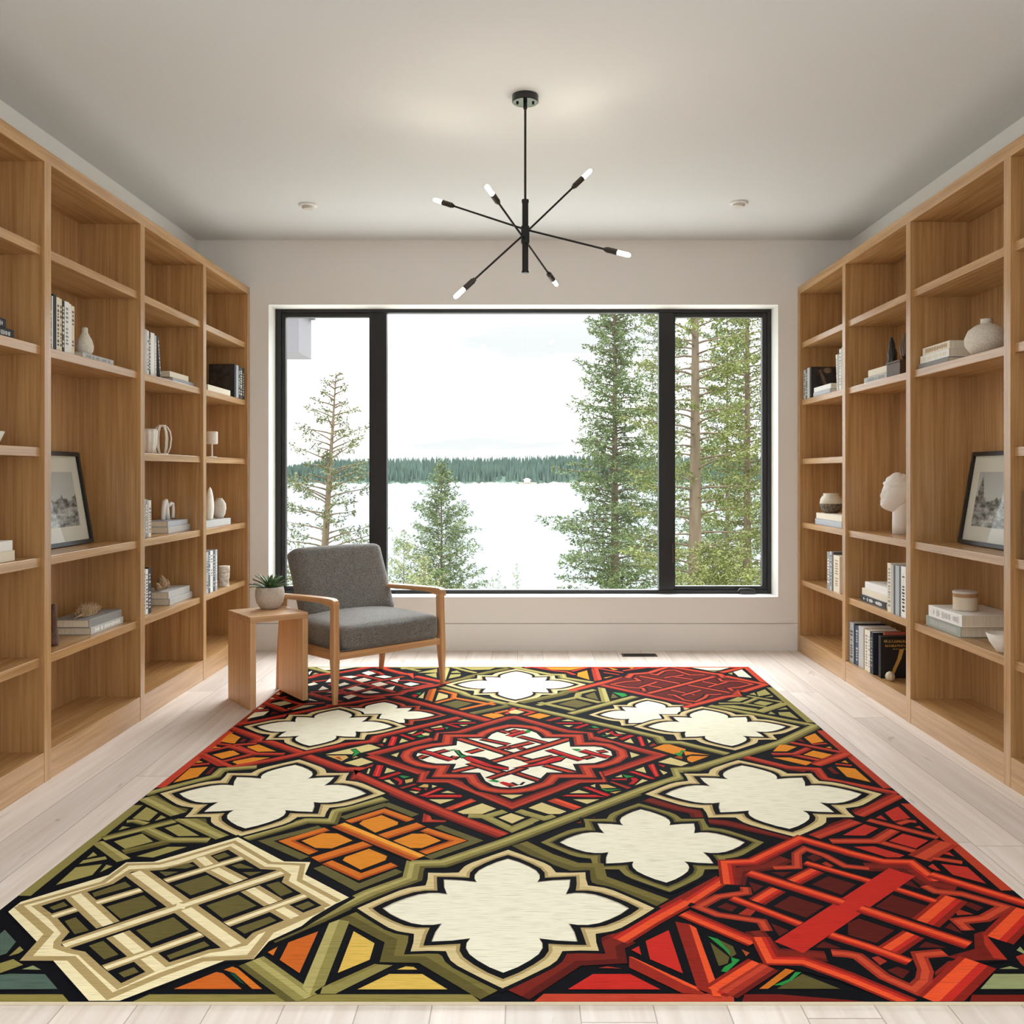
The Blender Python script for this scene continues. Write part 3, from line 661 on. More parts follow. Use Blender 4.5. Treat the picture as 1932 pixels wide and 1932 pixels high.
# plaster bust on a column neck, facing the room
def bust():
    r = thing('plaster_bust', 'white plaster head on a column neck, right bookcase', 'bust', (1.975, 5.0, SH['D']+.0006))
    from mathutils import noise
    q = MB(); nu, nv = 64, 44; rings = []
    for j in range(nv+1):
        v = j/nv; th = math.pi*(1-v); ring = []
        for i in range(nu):
            a = 2*math.pi*i/nu
            x = -math.sin(th)*math.cos(a); y = math.sin(th)*math.sin(a); z = math.cos(th)      # -x is the face
            face = max(0.0, -x)
            px, pyy, pz = x*.080, y*.062, z*.100
            if z < 0: px *= 1-.10*(-z); pyy *= 1+.30*z*.9
            if x < -.2 and z < -.25: px -= .026*face*min(1, (-z-.25)*2)                              # jaw and chin pushed forward
            if x > 0 and z < -.1: px *= 1+.55*z                                                   # nape
            nose = math.exp(-((y/.16)**2))*math.exp(-(((z+.12)/.20)**2))*face
            px -= .012*nose
            brow = math.exp(-(((z-.16)/.10)**2))*face; px -= .004*brow
            eye = (math.exp(-(((y-.36)/.14)**2))+math.exp(-(((y+.36)/.14)**2)))*math.exp(-(((z-.03)/.09)**2))*face; px += .010*eye
            mouth = math.exp(-((y/.25)**2))*math.exp(-(((z+.50)/.035)**2))*face; px += .006*mouth
            lip = math.exp(-((y/.22)**2))*(math.exp(-(((z+.43)/.04)**2))+math.exp(-(((z+.57)/.04)**2)))*face; px -= .005*lip
            if x < -.15 and z < .1: px -= .020*min(1, face*1.3)*min(1, (.1-z)*1.2)
            hair = z > .34-.55*x*0 + (.25*x if x > 0 else -.10*x) - (.75 if x > .15 else 0)
            if hair:
                k = 1.07+.05*noise.noise(Vector((x*6, y*6, z*6)))+.03*math.sin(z*26+a*3)
                px, pyy, pz = px*k, pyy*k, pz*k
            ring.append((px-.012, pyy, pz+.212))
        rings.append(ring)
    q.loft(rings, cap=False)
    o = q.build('head', plaster, r, smooth=True)
    MB().lathe([(0, 0), (.041, 0), (.041, .06), (.040, .12), (.042, .15), (.044, .18)], 40).build('neck_column', plaster, r, smooth=True)
    # ears
    for s in (-1, 1):
        MB().tube([(.012, s*.060, .235), (.022, s*.070, .232), (.024, s*.070, .212), (.012, s*.062, .196)], .006, 8).build('ear', plaster, r, smooth=True)
bust()
# ------------------------------------------------------------------ armchair
walnut = wood('chair_oak', (218, 168, 118), (192, 142, 94), 'Z', 0.4, 0.8)
walnutX = wood('chair_oak_rail', (218, 168, 118), (192, 142, 94), 'X', 0.4, 0.8)
walnutY = wood('chair_oak_arm', (218, 168, 118), (192, 142, 94), 'Y', 0.4, 0.8)
def fabric(name, c1, c2):
    m = bpy.data.materials.new(name); m.use_nodes = True
    n = m.node_tree; b = n.nodes['Principled BSDF']; L = n.links.new
    t = n.nodes.new('ShaderNodeTexCoord')
    z = n.nodes.new('ShaderNodeTexNoise'); z.inputs['Scale'].default_value = 260; z.inputs['Detail'].default_value = 3; L(t.outputs['Object'], z.inputs['Vector'])
    z2 = n.nodes.new('ShaderNodeTexNoise'); z2.inputs['Scale'].default_value = 30; z2.inputs['Detail'].default_value = 4; L(t.outputs['Object'], z2.inputs['Vector'])
    ad = n.nodes.new('ShaderNodeMath'); ad.operation = 'MULTIPLY_ADD'; ad.inputs[1].default_value = .10; L(z2.outputs['Fac'], ad.inputs[0])
    ml = n.nodes.new('ShaderNodeMath'); ml.operation = 'MULTIPLY'; ml.inputs[1].default_value = .90; L(z.outputs['Fac'], ml.inputs[0]); L(ml.outputs[0], ad.inputs[2])
    r = n.nodes.new('ShaderNodeValToRGB'); r.color_ramp.elements[0].position = .36; r.color_ramp.elements[1].position = .64
    r.color_ramp.elements[0].color = lin(c2); r.color_ramp.elements[1].color = lin(c1); L(ad.outputs[0], r.inputs['Fac']); L(r.outputs['Color'], b.inputs['Base Color'])
    b.inputs['Roughness'].default_value = .9; b.inputs['Specular IOR Level'].default_value = .15
    b.inputs['Sheen Weight'].default_value = .35; b.inputs['Sheen Roughness'].default_value = .4
    bp = n.nodes.new('ShaderNodeBump'); bp.inputs['Strength'].default_value = .5; bp.inputs['Distance'].default_value = .002
    L(z.outputs['Fac'], bp.inputs['Height']); L(bp.outputs[0], b.inputs['Normal'])
    return m
tweed = fabric('grey_tweed', (146, 143, 139), (82, 80, 78))
ux, uy = .720, .694
ch = thing('armchair', 'low mid-century armchair, oak frame and grey tweed cushions, by the window', 'armchair', (-.928, 5.244, 0.0), math.atan2(uy, ux))
# local: x to the photo right, +y to the back, front edge at y=-.33
def rrect(cx, cy, z, wx_, wy_, r=.008):
    pts = []
    for (sx, sy, a0) in ((1, 1, 0), (-1, 1, 90), (-1, -1, 180), (1, -1, 270)):
        for k in range(4):
            a = math.radians(a0+30*k); pts.append((cx+sx*(wx_/2-r)+r*math.cos(a), cy+sy*(wy_/2-r)+r*math.sin(a), z))
    return pts
Z0R = 0.0104       # rug top under the front legs
for s in (-1, 1):
    # front leg runs up into the arm
    rings = []
    for (z, xo, yo, wxx, wyy) in ((Z0R, .345, -.338, .024, .024), (.10, .343, -.335, .030, .032), (.225, .341, -.330, .038, .044), (.30, .340, -.327, .036, .046), (.42, .339, -.325, .034, .042), (.495, .338, -.325, .034, .044)):
        rings.append(rrect(s*xo, yo, z, wxx, wyy))
    MB().loft(rings).build('front_leg', walnut, ch, smooth=False, bevel=.001)
    rings = []
    for (z, yo, wyy) in ((0.0, .228, .024), (.12, .213, .032), (.24, .198, .040), (.34, .187, .038), (.495, .172, .032)):
        rings.append(rrect(s*.338, yo, z if z else (Z0R if s > 0 else .0005), .026+.006*(z > .1), wyy))
    MB().loft(rings).build('back_leg', walnut, ch, bevel=.001)
    # arm: swept flat section with a soft front corner
    rings = []
    for (y, zt, th, wd) in ((-.349, .512, .020, .034), (-.345, .527, .034, .037), (-.325, .535, .040, .042), (-.295, .5365, .036, .048), (-.24, .536, .026, .054), (-.08, .5305, .024, .058), (.10, .523, .023, .056), (.20, .518, .022, .046), (.235, .516, .018, .034)):
        xc = s*(.338+.004)
        rings.append([(xc-wd/2, y, zt-th), (xc+wd/2, y, zt-th), (xc+wd/2+.001, y, zt-th*.4), (xc+wd/2-.004, y, zt), (xc-wd/2+.004, y, zt), (xc-wd/2-.001, y, zt-th*.4)])
    MB().loft(rings).build('armrest', walnutY, ch, smooth=False, bevel=.0015)
    MB().box(s*.326-.012, s*.326+.012, -.304, .178, .224, .262).build('side_rail', walnutY, ch, bevel=.003)
# front rail, gently arched underside
rings = []
for i in range(13):
    x = -.322+.644*i/12; k = (x/.322)**2
    rings.append([(x, -.345, .230-.0*k), (x, -.345, .266), (x, -.318, .266), (x, -.318, .230)])
MB().loft(rings).build('front_rail', walnutX, ch, bevel=.003)
boxobj('back_rail', (-.32, .32, .188, .212, .226, .262), walnutX, ch, .003)
boxobj('seat_deck', (-.312, .312, -.318, .20, .254, .2665), walnutX, ch)
# cushions: rounded boxes with a crown
def cushion(name, sx, sy, sz, n=18, e=.10, M=None, crown=.03, front=0.0):
    q = MB(); pts = {}
    def sup(u): return math.copysign(1-(1-abs(u))**2.2, u) if abs(u) < 1 else u
    bm_v = []; idx = {}
    def vid(x, y, z):
        k = (round(x, 5), round(y, 5), round(z, 5))
        if k in idx: return idx[k]
        # rounded box mapping
        r = e; hx, hy, hz = sx/2, sy/2, sz/2
        p = Vector((x*hx, y*hy, z*hz))
        inner = Vector((max(-hx+r, min(hx-r, p.x)), max(-hy+r, min(hy-r, p.y)), max(-hz+r*.62, min(hz-r*.62, p.z))))
        d = p-inner; d2 = Vector((d.x/r, d.y/r, d.z/(r*.62)))
        if d2.length > 1e-6:
            d2.normalize(); p = inner+Vector((d2.x*r, d2.y*r, d2.z*r*.62))
        cz = (1-x*x)*(1-y*y)
        if z > 0: p.z += crown*cz*z
        p.x += .008*math.copysign((1-y*y), x)*abs(x); 
        if y < 0: p.y -= front*(1-x*x)*(-y)
        q.v.append(tuple(M @ p if M is not None else p)); idx[k] = len(q.v)-1
        return idx[k]
    g = [math.copysign(abs(t)**.7, t) for t in [-1+2*i/n for i in range(n+1)]]
    for ax in range(3):
        for sgn in (-1, 1):
            for i in range(n):
                for j in range(n):
                    c = []
                    for (a, b) in ((g[i], g[j]), (g[i+1], g[j]), (g[i+1], g[j+1]), (g[i], g[j+1])):
                        p = [0, 0, 0]; p[ax] = sgn; p[(ax+1) % 3] = a; p[(ax+2) % 3] = b
                        c.append(vid(*p))
                    q.f.append(c if sgn > 0 else c[::-1]); q.mi.append(0)
    return q.build(name, tweed, ch, smooth=True)
cushion('seat_cushion', .62, .60, .125, M=Matrix.Translation((.012, -.050, .330)), e=.045, crown=.028, front=.012)
tilt = math.atan2(.15, .35)
cushion('back_cushion', .585, .125, .415, M=Matrix.Translation((.062, .222, .548)) @ Matrix.Rotation(-tilt, 4, 'X'), e=.05, crown=.008)
# slim seam piping on both cushions
def rr_path(hx, hy, z, r, n=6):
    pts = []
    for (sx, sy, a0) in ((1, 1, 0), (-1, 1, 90), (-1, -1, 180), (1, -1, 270)):
        for k in range(n+1):
            a = math.radians(a0+90*k/n); pts.append((sx*(hx-r)+r*math.cos(a), sy*(hy-r)+r*math.sin(a), z))
    return pts
MB().tube([(p[0]+.012, p[1]-.05, .272) for p in rr_path(.304, .292, 0, .03)], .0035, 6, closed=True).build('seat_piping', tweed, ch, smooth=True)

# ------------------------------------------------------------------ side table (waterfall)
ta = math.atan2(.591, .806)
tb = thing('side_table', 'small waterfall oak side table standing left of the armchair', 'side table', (-1.342, 4.682, 0), ta)
tw = wood('table_oak', (230, 186, 136), (210, 162, 112), 'Z', .45, .8); twx = wood('table_oak_top', (222, 178, 130), (198, 152, 106), 'X', .42, .8)
boxobj('side_panel', (0, .030, 0, .318, .0005, .428), tw, tb, .0015)
boxobj('side_panel', (.272, .302, 0, .318, .0104, .428), tw, tb, .0015)
boxobj('top', (0, .302, 0, .318, .4285, .458), twx, tb, .0015)
# ------------------------------------------------------------------ succulent
pl = thing('potted_succulent', 'small green succulent in a speckled pot on the side table', 'plant', (-1.329, 4.995, .4585))
MB().lathe([(0, 0), (.040, 0), (.052, .006), (.069, .035), (.0755, .066), (.074, .095), (.069, .112), (.063, .114), (.060, .108), (.060, .096)], 44).build('pot', mat('plant_pot', (208, 199, 187), .75, .3, bump=.5, bscale=220, var=.14, vscale=120), pl, smooth=True)
MB().lathe([(.0605, .094), (.04, .098), (0, .10)], 24).build('soil', mat('soil', (52, 40, 32), .95, .1, bump=1, bscale=200), pl)
leafm = mat('succulent_leaf', (92, 124, 84), .45, .4, var=.35, vscale=22)
rng = random.Random(11)
def leaf(q, az, el0, L, wd, base):
    n = 7; c = []; 
    for i in range(n):
        t = i/(n-1); el = el0-t*t*.55
        rr = base+L*t*math.cos(el0-t*.35); zz = .100+L*(math.sin(el0)*t-.26*t*t*max(.2, math.cos(el0)))
        c.append((rr, zz, wd*(math.sin(math.pi*min(1, .18+.82*t))**.8)*(1-.15*t)+.0005))
    vs = []; 
    for rr, zz, ww in c:
        for (o, dz) in ((-ww, .0025), (0, -.0018), (ww, .0025), (0, .0035)):
            vs.append((rr*math.cos(az)-o*math.sin(az), rr*math.sin(az)+o*math.cos(az), zz+dz))
    fs = []
    for i in range(n-1):
        for k in range(4): fs.append((i*4+k, i*4+(k+1) % 4, i*4+4+(k+1) % 4, i*4+4+k))
    fs += [(3, 2, 1, 0), tuple(range((n-1)*4, n*4))]
    q.add(vs, fs)
k = 0
for (cnt, el, L, wd) in ((6, 1.35, .075, .008), (8, 1.08, .095, .0095), (10, .82, .105, .010), (10, .50, .098, .0095)):
    for i in range(cnt):
        q = MB(); leaf(q, 2*math.pi*(i+.37*k)/cnt+rng.uniform(-.15, .15), el+rng.uniform(-.1, .1), L*rng.uniform(.85, 1.12), wd, .006)
        q.build('leaf', leafm, pl, smooth=True)
    k += 1

# ------------------------------------------------------------------ chandelier
cd = thing('chandelier', 'black six-arm sputnik chandelier with glowing tube bulbs', 'chandelier', (.0065, 3.877, CZ))
MB().lathe([(0, -.0005), (.053, -.0005), (.054, -.004), (.054, -.028), (.052, -.030), (0, -.030)], 40).build('canopy', mat('canopy_gloss', (20, 20, 21), .12, .6), cd, smooth=False)
for s in (-1, 1): MB().lathe([(0, -.0302), (.005, -.0302), (.005, -.036), (0, -.038)], 14, M=Matrix.Translation((s*.032, 0, 0))).build('screw', black_metal, cd)
MB().lathe([(0, -.0302), (.008, -.0302), (.008, -.055), (.0048, -.058), (.0048, -.425), (0, -.425)], 16).build('stem', black_metal, cd)
MB().lathe([(0, -.424), (.0145, -.424), (.0145, -.436), (.0125, -.438), (.0125, -.712), (.0145, -.714), (.0145, -.722), (0, -.723)], 24).build('hub', black_metal, cd)
bulbm = bpy.data.materials.new('lit_bulb'); bulbm.use_nodes = True
nb = bulbm.node_tree; nb.nodes.clear(); o_ = nb.nodes.new('ShaderNodeOutputMaterial'); e_ = nb.nodes.new('ShaderNodeEmission'); nb.links.new(e_.outputs[0], o_.inputs[0])
# frosted tube: bright filament core, dimmer amber glass towards the silhouette
lw_ = nb.nodes.new('ShaderNodeLayerWeight'); lw_.inputs['Blend'].default_value = .5
rc_ = nb.nodes.new('ShaderNodeValToRGB'); rc_.color_ramp.elements[0].position = .35; rc_.color_ramp.elements[0].color = (1.0, .90, .74, 1); rc_.color_ramp.elements[1].position = .80; rc_.color_ramp.elements[1].color = (.011, .0085, .0048, 1)
nb.links.new(lw_.outputs['Facing'], rc_.inputs[0]); nb.links.new(rc_.outputs[0], e_.inputs[0]); e_.inputs[1].default_value = 60.0
brn = mat('bronze_socket', (48, 38, 32), .4, .5)
def arm(v, zc, off):
    v = Vector(v); L = v.length; d = v/L
    R = d.to_track_quat('Z', 'Y').to_matrix().to_4x4()
    M = Matrix.Translation(Vector((0, off, zc))) @ R
    a = MB().lathe([(0, .010), (.0042, .010), (.0042, L-.105), (0, L-.105)], 10, M=M).build('arm', black_metal, cd)
    MB().lathe([(0, L-.118), (.0085, L-.118), (.0085, L-.110), (.0115, L-.108), (.0115, L-.056), (0, L-.056)], 16, M=M).build('socket', brn, a)
    MB().lathe([(0, L-.0555), (.0080, L-.0555), (.0092, L-.050), (.0092, L-.012), (.0065, L-.003), (0, L)], 14, M=M).build('bulb', bulbm, a, smooth=True)
z1, z2, z3 = 2.155-CZ, 2.110-CZ, 2.140-CZ
arm((.398, -.27, -.168), z1, 0); arm((-.398, .27, .200), z1, 0)
arm((.142, .36, -.112), z2, 0); arm((-.145, -.36, .115), z2, 0)
arm((.276, .10, .290), z3, 0); arm((-.282, -.10, -.282), z3, 0)
MB().box(-.017, .017, -.017, .017, z2-.014, z1+.014).build('arm_joint', black_metal, cd, bevel=.006)
# ------------------------------------------------------------------ outside
LAKE = -13.0
watm = bpy.data.materials.new('lake_water'); watm.use_nodes = True
n = watm.node_tree; b = n.nodes['Principled BSDF']; b.inputs['Base Color'].default_value = (.175, .19, .197, 1); b.inputs['Roughness'].default_value = .6; b.inputs['Specular IOR Level'].default_value = .0
t = n.nodes.new('ShaderNodeTexCoord'); mp = n.nodes.new('ShaderNodeMapping'); mp.inputs['Scale'].default_value = (.12, .5, 1); z = n.nodes.new('ShaderNodeTexNoise'); z.inputs['Scale'].default_value = 1; z.inputs['Detail'].default_value = 4
bp = n.nodes.new('ShaderNodeBump'); bp.inputs['Strength'].default_value = .04
n.links.new(t.outputs['Object'], mp.inputs[0]); n.links.new(mp.outputs[0], z.inputs[0]); n.links.new(z.outputs[0], bp.inputs['Height']); n.links.new(bp.outputs[0], b.inputs['Normal'])
q = MB(); q.add([(-2500, 30, LAKE), (2500, 30, LAKE), (2500, 1500, LAKE), (-2500, 1500, LAKE)], [(0, 1, 2, 3)])
tag(q.build('lake', watm), 'wide pale lake seen through the window', 'lake', kind='stuff')
# unseen pale slab along the house, added to bounce daylight onto the ceiling
boxt = MB().box(-7, 7, 6.55, 12.0, -.95, -.62).build('bounce_slab', mat('bounce_slab_pale', (212, 210, 204), .8, .2, var=.06, vscale=2))
tag(boxt, 'unseen pale slab added below the window sill to bounce light', 'bounce_slab', kind='structure')
# slope below the house
from mathutils import noise as mnoise
q = MB(); nx, ny = 40, 40
def ground(x, y): return -1.3-(y-6.6)*.245+.35*mnoise.noise(Vector((x*.12, y*.12, 1)))
for j in range(ny+1):
    y = 6.7+(j/ny)**1.4*54
    for i in range(nx+1):
        x = -60+120*i/nx; q.v.append((x, y, ground(x, y)))
for j in range(ny):
    for i in range(nx):
        a = j*(nx+1)+i; q.f.append([a, a+1, a+nx+2, a+nx+1]); q.mi.append(0)
tag(q.build('hillside', mat('hillside_grass', (116, 124, 84), .95, .1, var=.35, vscale=1.5), smooth=True), 'mossy slope falling from the house to the lake', 'slope', kind='structure')
# far wooded shore
hazegreen = mat('far_forest_haze', (80, 96, 88), .95, .05, var=.30, vscale=.05)  # distance haze is put into this paler, greyer green
def ridge(x):
    return 30+6*mnoise.noise(Vector((x*.006, 0, 3)))+(.010*(x+150) if x < 150 else 3)+(-12 if x < -330 else 0)*min(1, (-330-x)/60 if x < -330 else 0)
q = MB()
xs = [-1500+i*14 for i in range(200)]
for x in xs:
    h = ridge(x)-16
    for (yy, zz) in ((1395, LAKE-1), (1400, LAKE+2), (1440, LAKE+(h-LAKE)*.45), (1490, LAKE+(h-LAKE)*.8), (1560, h), (1700, h-6)): q.v.append((x, yy+6*mnoise.noise(Vector((x*.02, 0, 0))), zz))
for i in range(len(xs)-1):
    for k in range(5):
        a = i*6+k; q.f.append([a, a+1, a+7, a+6]); q.mi.append(0)
tag(q.build('far_shore', hazegreen), 'low wooded hills on the far side of the lake', 'hill', kind='structure')
q = MB(); rng = random.Random(21)
for i in range(11000):
    x = rng.uniform(-480, 420) if i < 5200 else rng.choice([rng.uniform(-1250, -480), rng.uniform(420, 1000)]); t = rng.random()
    h = ridge(x)-16; yy = 1402+t*158
    fr = [(0, 2), (.24, 2+(h-LAKE)*.45), (.57, LAKE+(h-LAKE)*.8), (1, h)]
    if t < .24: z0 = LAKE+2+(h-LAKE)*.45*t/.24
    elif t < .57: z0 = LAKE+(h-LAKE)*(.45+.35*(t-.24)/.33)
    else: z0 = LAKE+(h-LAKE)*(.8+.2*(t-.57)/.43)
    hh = rng.uniform(11, 19); r = hh*rng.uniform(.13, .20); a0 = rng.random()*6
    ring = [(x+r*math.cos(a0+k*2*math.pi/5), yy+r*math.sin(a0+k*2*math.pi/5), z0-1) for k in range(5)]
    q.add(ring+[(x, yy, z0+hh)], [(k, (k+1) % 5, 5) for k in range(5)])
tag(q.build('distant_forest', hazegreen), 'dense band of distant conifers along the far lake shore', 'forest', kind='stuff')
# pale rocks on the waterline
q = MB()
for i in range(260):
    x = rng.uniform(-430, 380); 
    if rng.random() < .45: x = rng.uniform(-60, 110)
    if -14 < x < 24: continue
    s = rng.uniform(1, 4.0)
    pts = [(x+s*1.9*math.cos(k*1.05)*rng.uniform(.7, 1.2), 1396+s*math.sin(k*1.05), LAKE-.2) for k in range(6)]
    q.add(pts+[(x+rng.uniform(-1, 1), 1396.5, LAKE+s*rng.uniform(.5, .95))], [(k, (k+1) % 6, 6) for k in range(6)])
tag(q.build('shore_rocks', mat('shore_rock', (176, 164, 154), .9, .1, var=.3, vscale=.3)), 'pale rocks scattered along the far waterline', 'rocks', kind='stuff')
hs = thing('shore_house', 'tiny white house on the rocky far shore', 'house', (5, 1393, LAKE+2.4))
boxobj('walls', (-4.5, 4.5, -3, 3, 0, 3.4), mat('house_white', (225, 220, 214), .8), hs)
MB().add([(-6.5, -4, 3.4), (6.5, -4, 3.4), (6.5, 4, 3.4), (-6.5, 4, 3.4), (-1.5, 0, 6.2), (1.5, 0, 6.2)], [(0, 1, 5, 4), (2, 3, 4, 5), (1, 2, 5), (3, 0, 4), (3, 2, 1, 0)]).build('roof', mat('house_roof', (200, 192, 186), .8), hs)
boxobj('rock_base', (-12, 14, -2.4, 6, -3.5, -.02), mat('shore_rock', (176, 164, 154), .9), hs)

# neighbouring eave outside the upper left pane
ev = thing('roof_eave', 'grey roof eave corner outside the upper left pane', 'eave', (-2.42, 8.4, 2.2))
grym = mat('eave_grey', (112, 110, 114), .8, .2); 
boxobj('fascia_board', (-.35, .44, 0, .5, .03, .62), grym, ev, .004)
boxobj('soffit_batten', (-.37, .475, -.04, .52, .40, .64), mat('eave_dark', (92, 90, 95), .8, .2), ev, .004)

# ---- conifers
barkm = mat('bark', (112, 98, 84), .95, .1, bump=1, bscale=12, var=.3, vscale=6, vstretch=(1, 1, .2))
def needle_mat(name, c, var=.35):
    return mat(name, c, .75, .2, var=var, vscale=1.6)
N1 = needle_mat('needles_fir', (100, 114, 76)); N2 = needle_mat('needles_yellow', (106, 112, 64)); N3 = needle_mat('needles_grey', (102, 106, 76)); N4 = needle_mat('needles_pale', (134, 140, 100))
def tree(name, label, x, Y, ytop, nm, seed, base_w, nwh=22, per=5, dens=1.0, sparse=0.0, droop=.25, trunk_r=.10, ybot=1150, lean=0.0, tuft=.11, shape=.85, low=0.0, needle=.05):
    """x, ytop: photo column of the stem and row of the tip; the tree stands Y metres away on the slope"""
    rng = random.Random(seed)
    X = (x-CX)*Y/F; ztop = H+(CY-ytop)*Y/F; zb = ground(X, Y)-.1; hgt = ztop-zb
    zvis = H+(CY-ybot)*Y/F
    r = thing(name, label, 'tree', (X, Y, zb), 0, 'conifers outside the window')
    path = [(lean*(i/8)**1.0*hgt*.1, 0, hgt*i/8) for i in range(9)]
    MB().tube(path, [trunk_r*(1-.93*(i/8)) for i in range(9)], 9).build('trunk', barkm, r, smooth=True)
    br = MB(); fo = MB()
    zlo = max(hgt*.10, zvis-zb-1.2); H0 = hgt-zlo
    nb_ = nwh*per
    for i in range(nb_):
        t = ((i+rng.random())/nb_)**.95
        zc = zlo+H0*t
        L0 = base_w*((1-t)**shape)+.035*base_w
        if sparse and rng.random() < sparse: continue
        az = i*2.399+rng.uniform(-.5, .5)
        L = L0*rng.uniform(.45, 1.15)*(1+.12*math.sin(t*31+seed))
        px = lean*(zc/hgt)*hgt*.1
        rise = rng.uniform(.05, .40)+.35*t; dr = droop*rng.uniform(.6, 1.7)
        m = 6; bend = rng.uniform(-.35, .35); P_ = []
        for s in range(m+1):
            u = s/m; a2 = az+bend*u
            P_.append(Vector((px+math.cos(a2)*L*u, math.sin(a2)*L*u, zc+L*(rise*u-dr*2.2*u*u+dr*1.5*u**3))))
        br.tube(P_, [max(.003, trunk_r*.13*(1-u/m*.9)) for u in range(m+1)], 4)
        nt_ = max(3, int(L*dens/tuft*3.4)); u0 = .10 if not sparse else .40
        for s in range(nt_):
            u = u0+(1-u0)*((s+rng.random())/nt_)
            f = u*m; a = int(min(m-1, f)); p_ = P_[a].lerp(P_[a+1], f-a)
            tw = L*.30*(1-.65*u)*rng.uniform(-1, 1)                                # side twig, hanging a little
            p_ = p_+Vector((-math.sin(az)*tw+math.cos(az)*abs(tw)*.4, math.cos(az)*tw+math.sin(az)*abs(tw)*.4, -abs(tw)*rng.uniform(.0, .65)+rng.uniform(-.6, .6)*tuft))
            for _ in range(4):
                d = Vector((math.cos(az)*.5+rng.uniform(-1, 1), math.sin(az)*.5+rng.uniform(-1, 1), rng.uniform(-.75, .85))).normalized()*tuft*rng.uniform(.5, 1.2)
                o = Vector((rng.uniform(-1, 1), rng.uniform(-1, 1), rng.uniform(-1, 1))).cross(d)
                if o.length < 1e-5: continue
                o = o.normalized()*tuft*.15
                n0 = len(fo.v); fo.v += [tuple(p_), tuple(p_+d*.55+o), tuple(p_+d), tuple(p_+d*.55-o)]; fo.f.append([n0, n0+1, n0+2, n0+3]); fo.mi.append(0)
    br.build('branches', barkm, r)
    fo.build('foliage', nm, r)
    return r
tree('pine_tree', 'thin sparse pine tree outside the left window pane', 588, 22, 706, N3, 3, 1.75, nwh=26, per=5, sparse=.18, droop=.16, trunk_r=.17, lean=.65, tuft=.105, dens=.62, shape=.58)
tree('fir_tree', 'young pointed green fir tree left of centre, lake behind it', 833, 32, 872, N1, 5, 2.6, nwh=30, per=7, droop=-.02, tuft=.11, dens=.95, trunk_r=.09, shape=.95)
tree('fir_tree', 'small pale young fir just right of the armchair back', 762, 26, 1002, N4, 7, 1.5, nwh=14, per=6, droop=-.10, tuft=.075, dens=.55, trunk_r=.04, sparse=.1)
tree('fir_tree', 'tiny bare fir tip at the sill, middle of the big pane', 975, 37, 1064, N4, 8, .62, nwh=9, per=5, droop=.0, tuft=.06, dens=.7, trunk_r=.025)
tree('fir_tree', 'pale twiggy shrub tip at the sill, left of the tiny fir tip', 940, 25, 1078, N4, 9, .70, nwh=8, per=4, droop=-.2, tuft=.05, dens=.5, trunk_r=.03)
tree('fir_tree', 'tallest dense green fir tree, right half of the big pane', 1160, 27, 520, N1, 12, 2.15, nwh=44, per=6, droop=.24, tuft=.12, dens=1.25, trunk_r=.19, shape=.58)
tree('fir_tree', 'leafy fir tree partly hidden behind the right mullion', 1246, 36, 470, N1, 14, 2.0, nwh=36, per=6, droop=.22, tuft=.13, dens=.95, trunk_r=.14, shape=.5)
tree('spruce_tree', 'tall thick-trunked spruce, left in the right pane', 1312, 22, 260, N2, 15, 2.1, nwh=38, per=4, sparse=.10, droop=.26, tuft=.12, dens=.95, trunk_r=.22, shape=.42)
tree('spruce_tree', 'tall yellowish spruce with pale trunk, right in the right pane', 1410, 29, 250, N2, 16, 2.2, nwh=40, per=5, droop=.28, tuft=.12, dens=1.1, trunk_r=.17, shape=.35)
tree('fir_tree', 'bushy green fir behind the two spruces, far right', 1372, 41, 560, N1, 17, 3.1, nwh=26, per=6, droop=.25, tuft=.17, dens=1.3, trunk_r=.15, shape=.6)
tree('fir_tree', 'low bushy young fir below the spruces in the right pane', 1345, 18, 1030, N2, 18, 1.5, nwh=14, per=8, droop=.05, tuft=.09, dens=1.0, trunk_r=.05, ybot=1180, shape=.5)
tree('fir_tree', 'low pale young fir at the foot of the young pointed fir', 800, 20, 1046, N4, 19, 1.3, nwh=11, per=6, droop=-.05, tuft=.08, dens=.7, trunk_r=.04, ybot=1170)
# ------------------------------------------------------------------ patterned rug
ZT = 0.008
def fl(px, pyy):
    k = (H-ZT)/(pyy-CY); return ((px-CX)*k, F*k)
TILE = {'A': (420, 1240, 6.44), 'B': (660, 1240, 6.44), 'C': (960, 1240, 6.44), 'D': (1260, 1240, 6.44), 'E': (660, 1340, 6.44), 'F': (960, 1340, 6.44),
        'G': (180, 1380, 6.44), 'H': (440, 1400, 6.44), 'I': (700, 1460, 6.44), 'J': (960, 1460, 6.44), 'K': (1220, 1400, 6.44), 'L': (1480, 1380, 6.44),
        'M': (0, 1580, 4.83), 'N': (300, 1580, 4.83), 'O': (600, 1620, 4.83), 'P': (980, 1620, 4.83), 'Q': (1300, 1560, 6.0375), 'R': (1600, 1560, 5.819), 'X': (0, 0, 1)}
def pts(t, a):
    ox, oy, s = TILE[t]
    return [fl(ox+a[i]/s, oy+a[i+1]/s) for i in range(0, len(a), 2)]
RUG = [fl(583, 1258), fl(1412, 1258), fl(2161, 1890), fl(-220, 1890)]     # corners: far left, far right, near right, near left
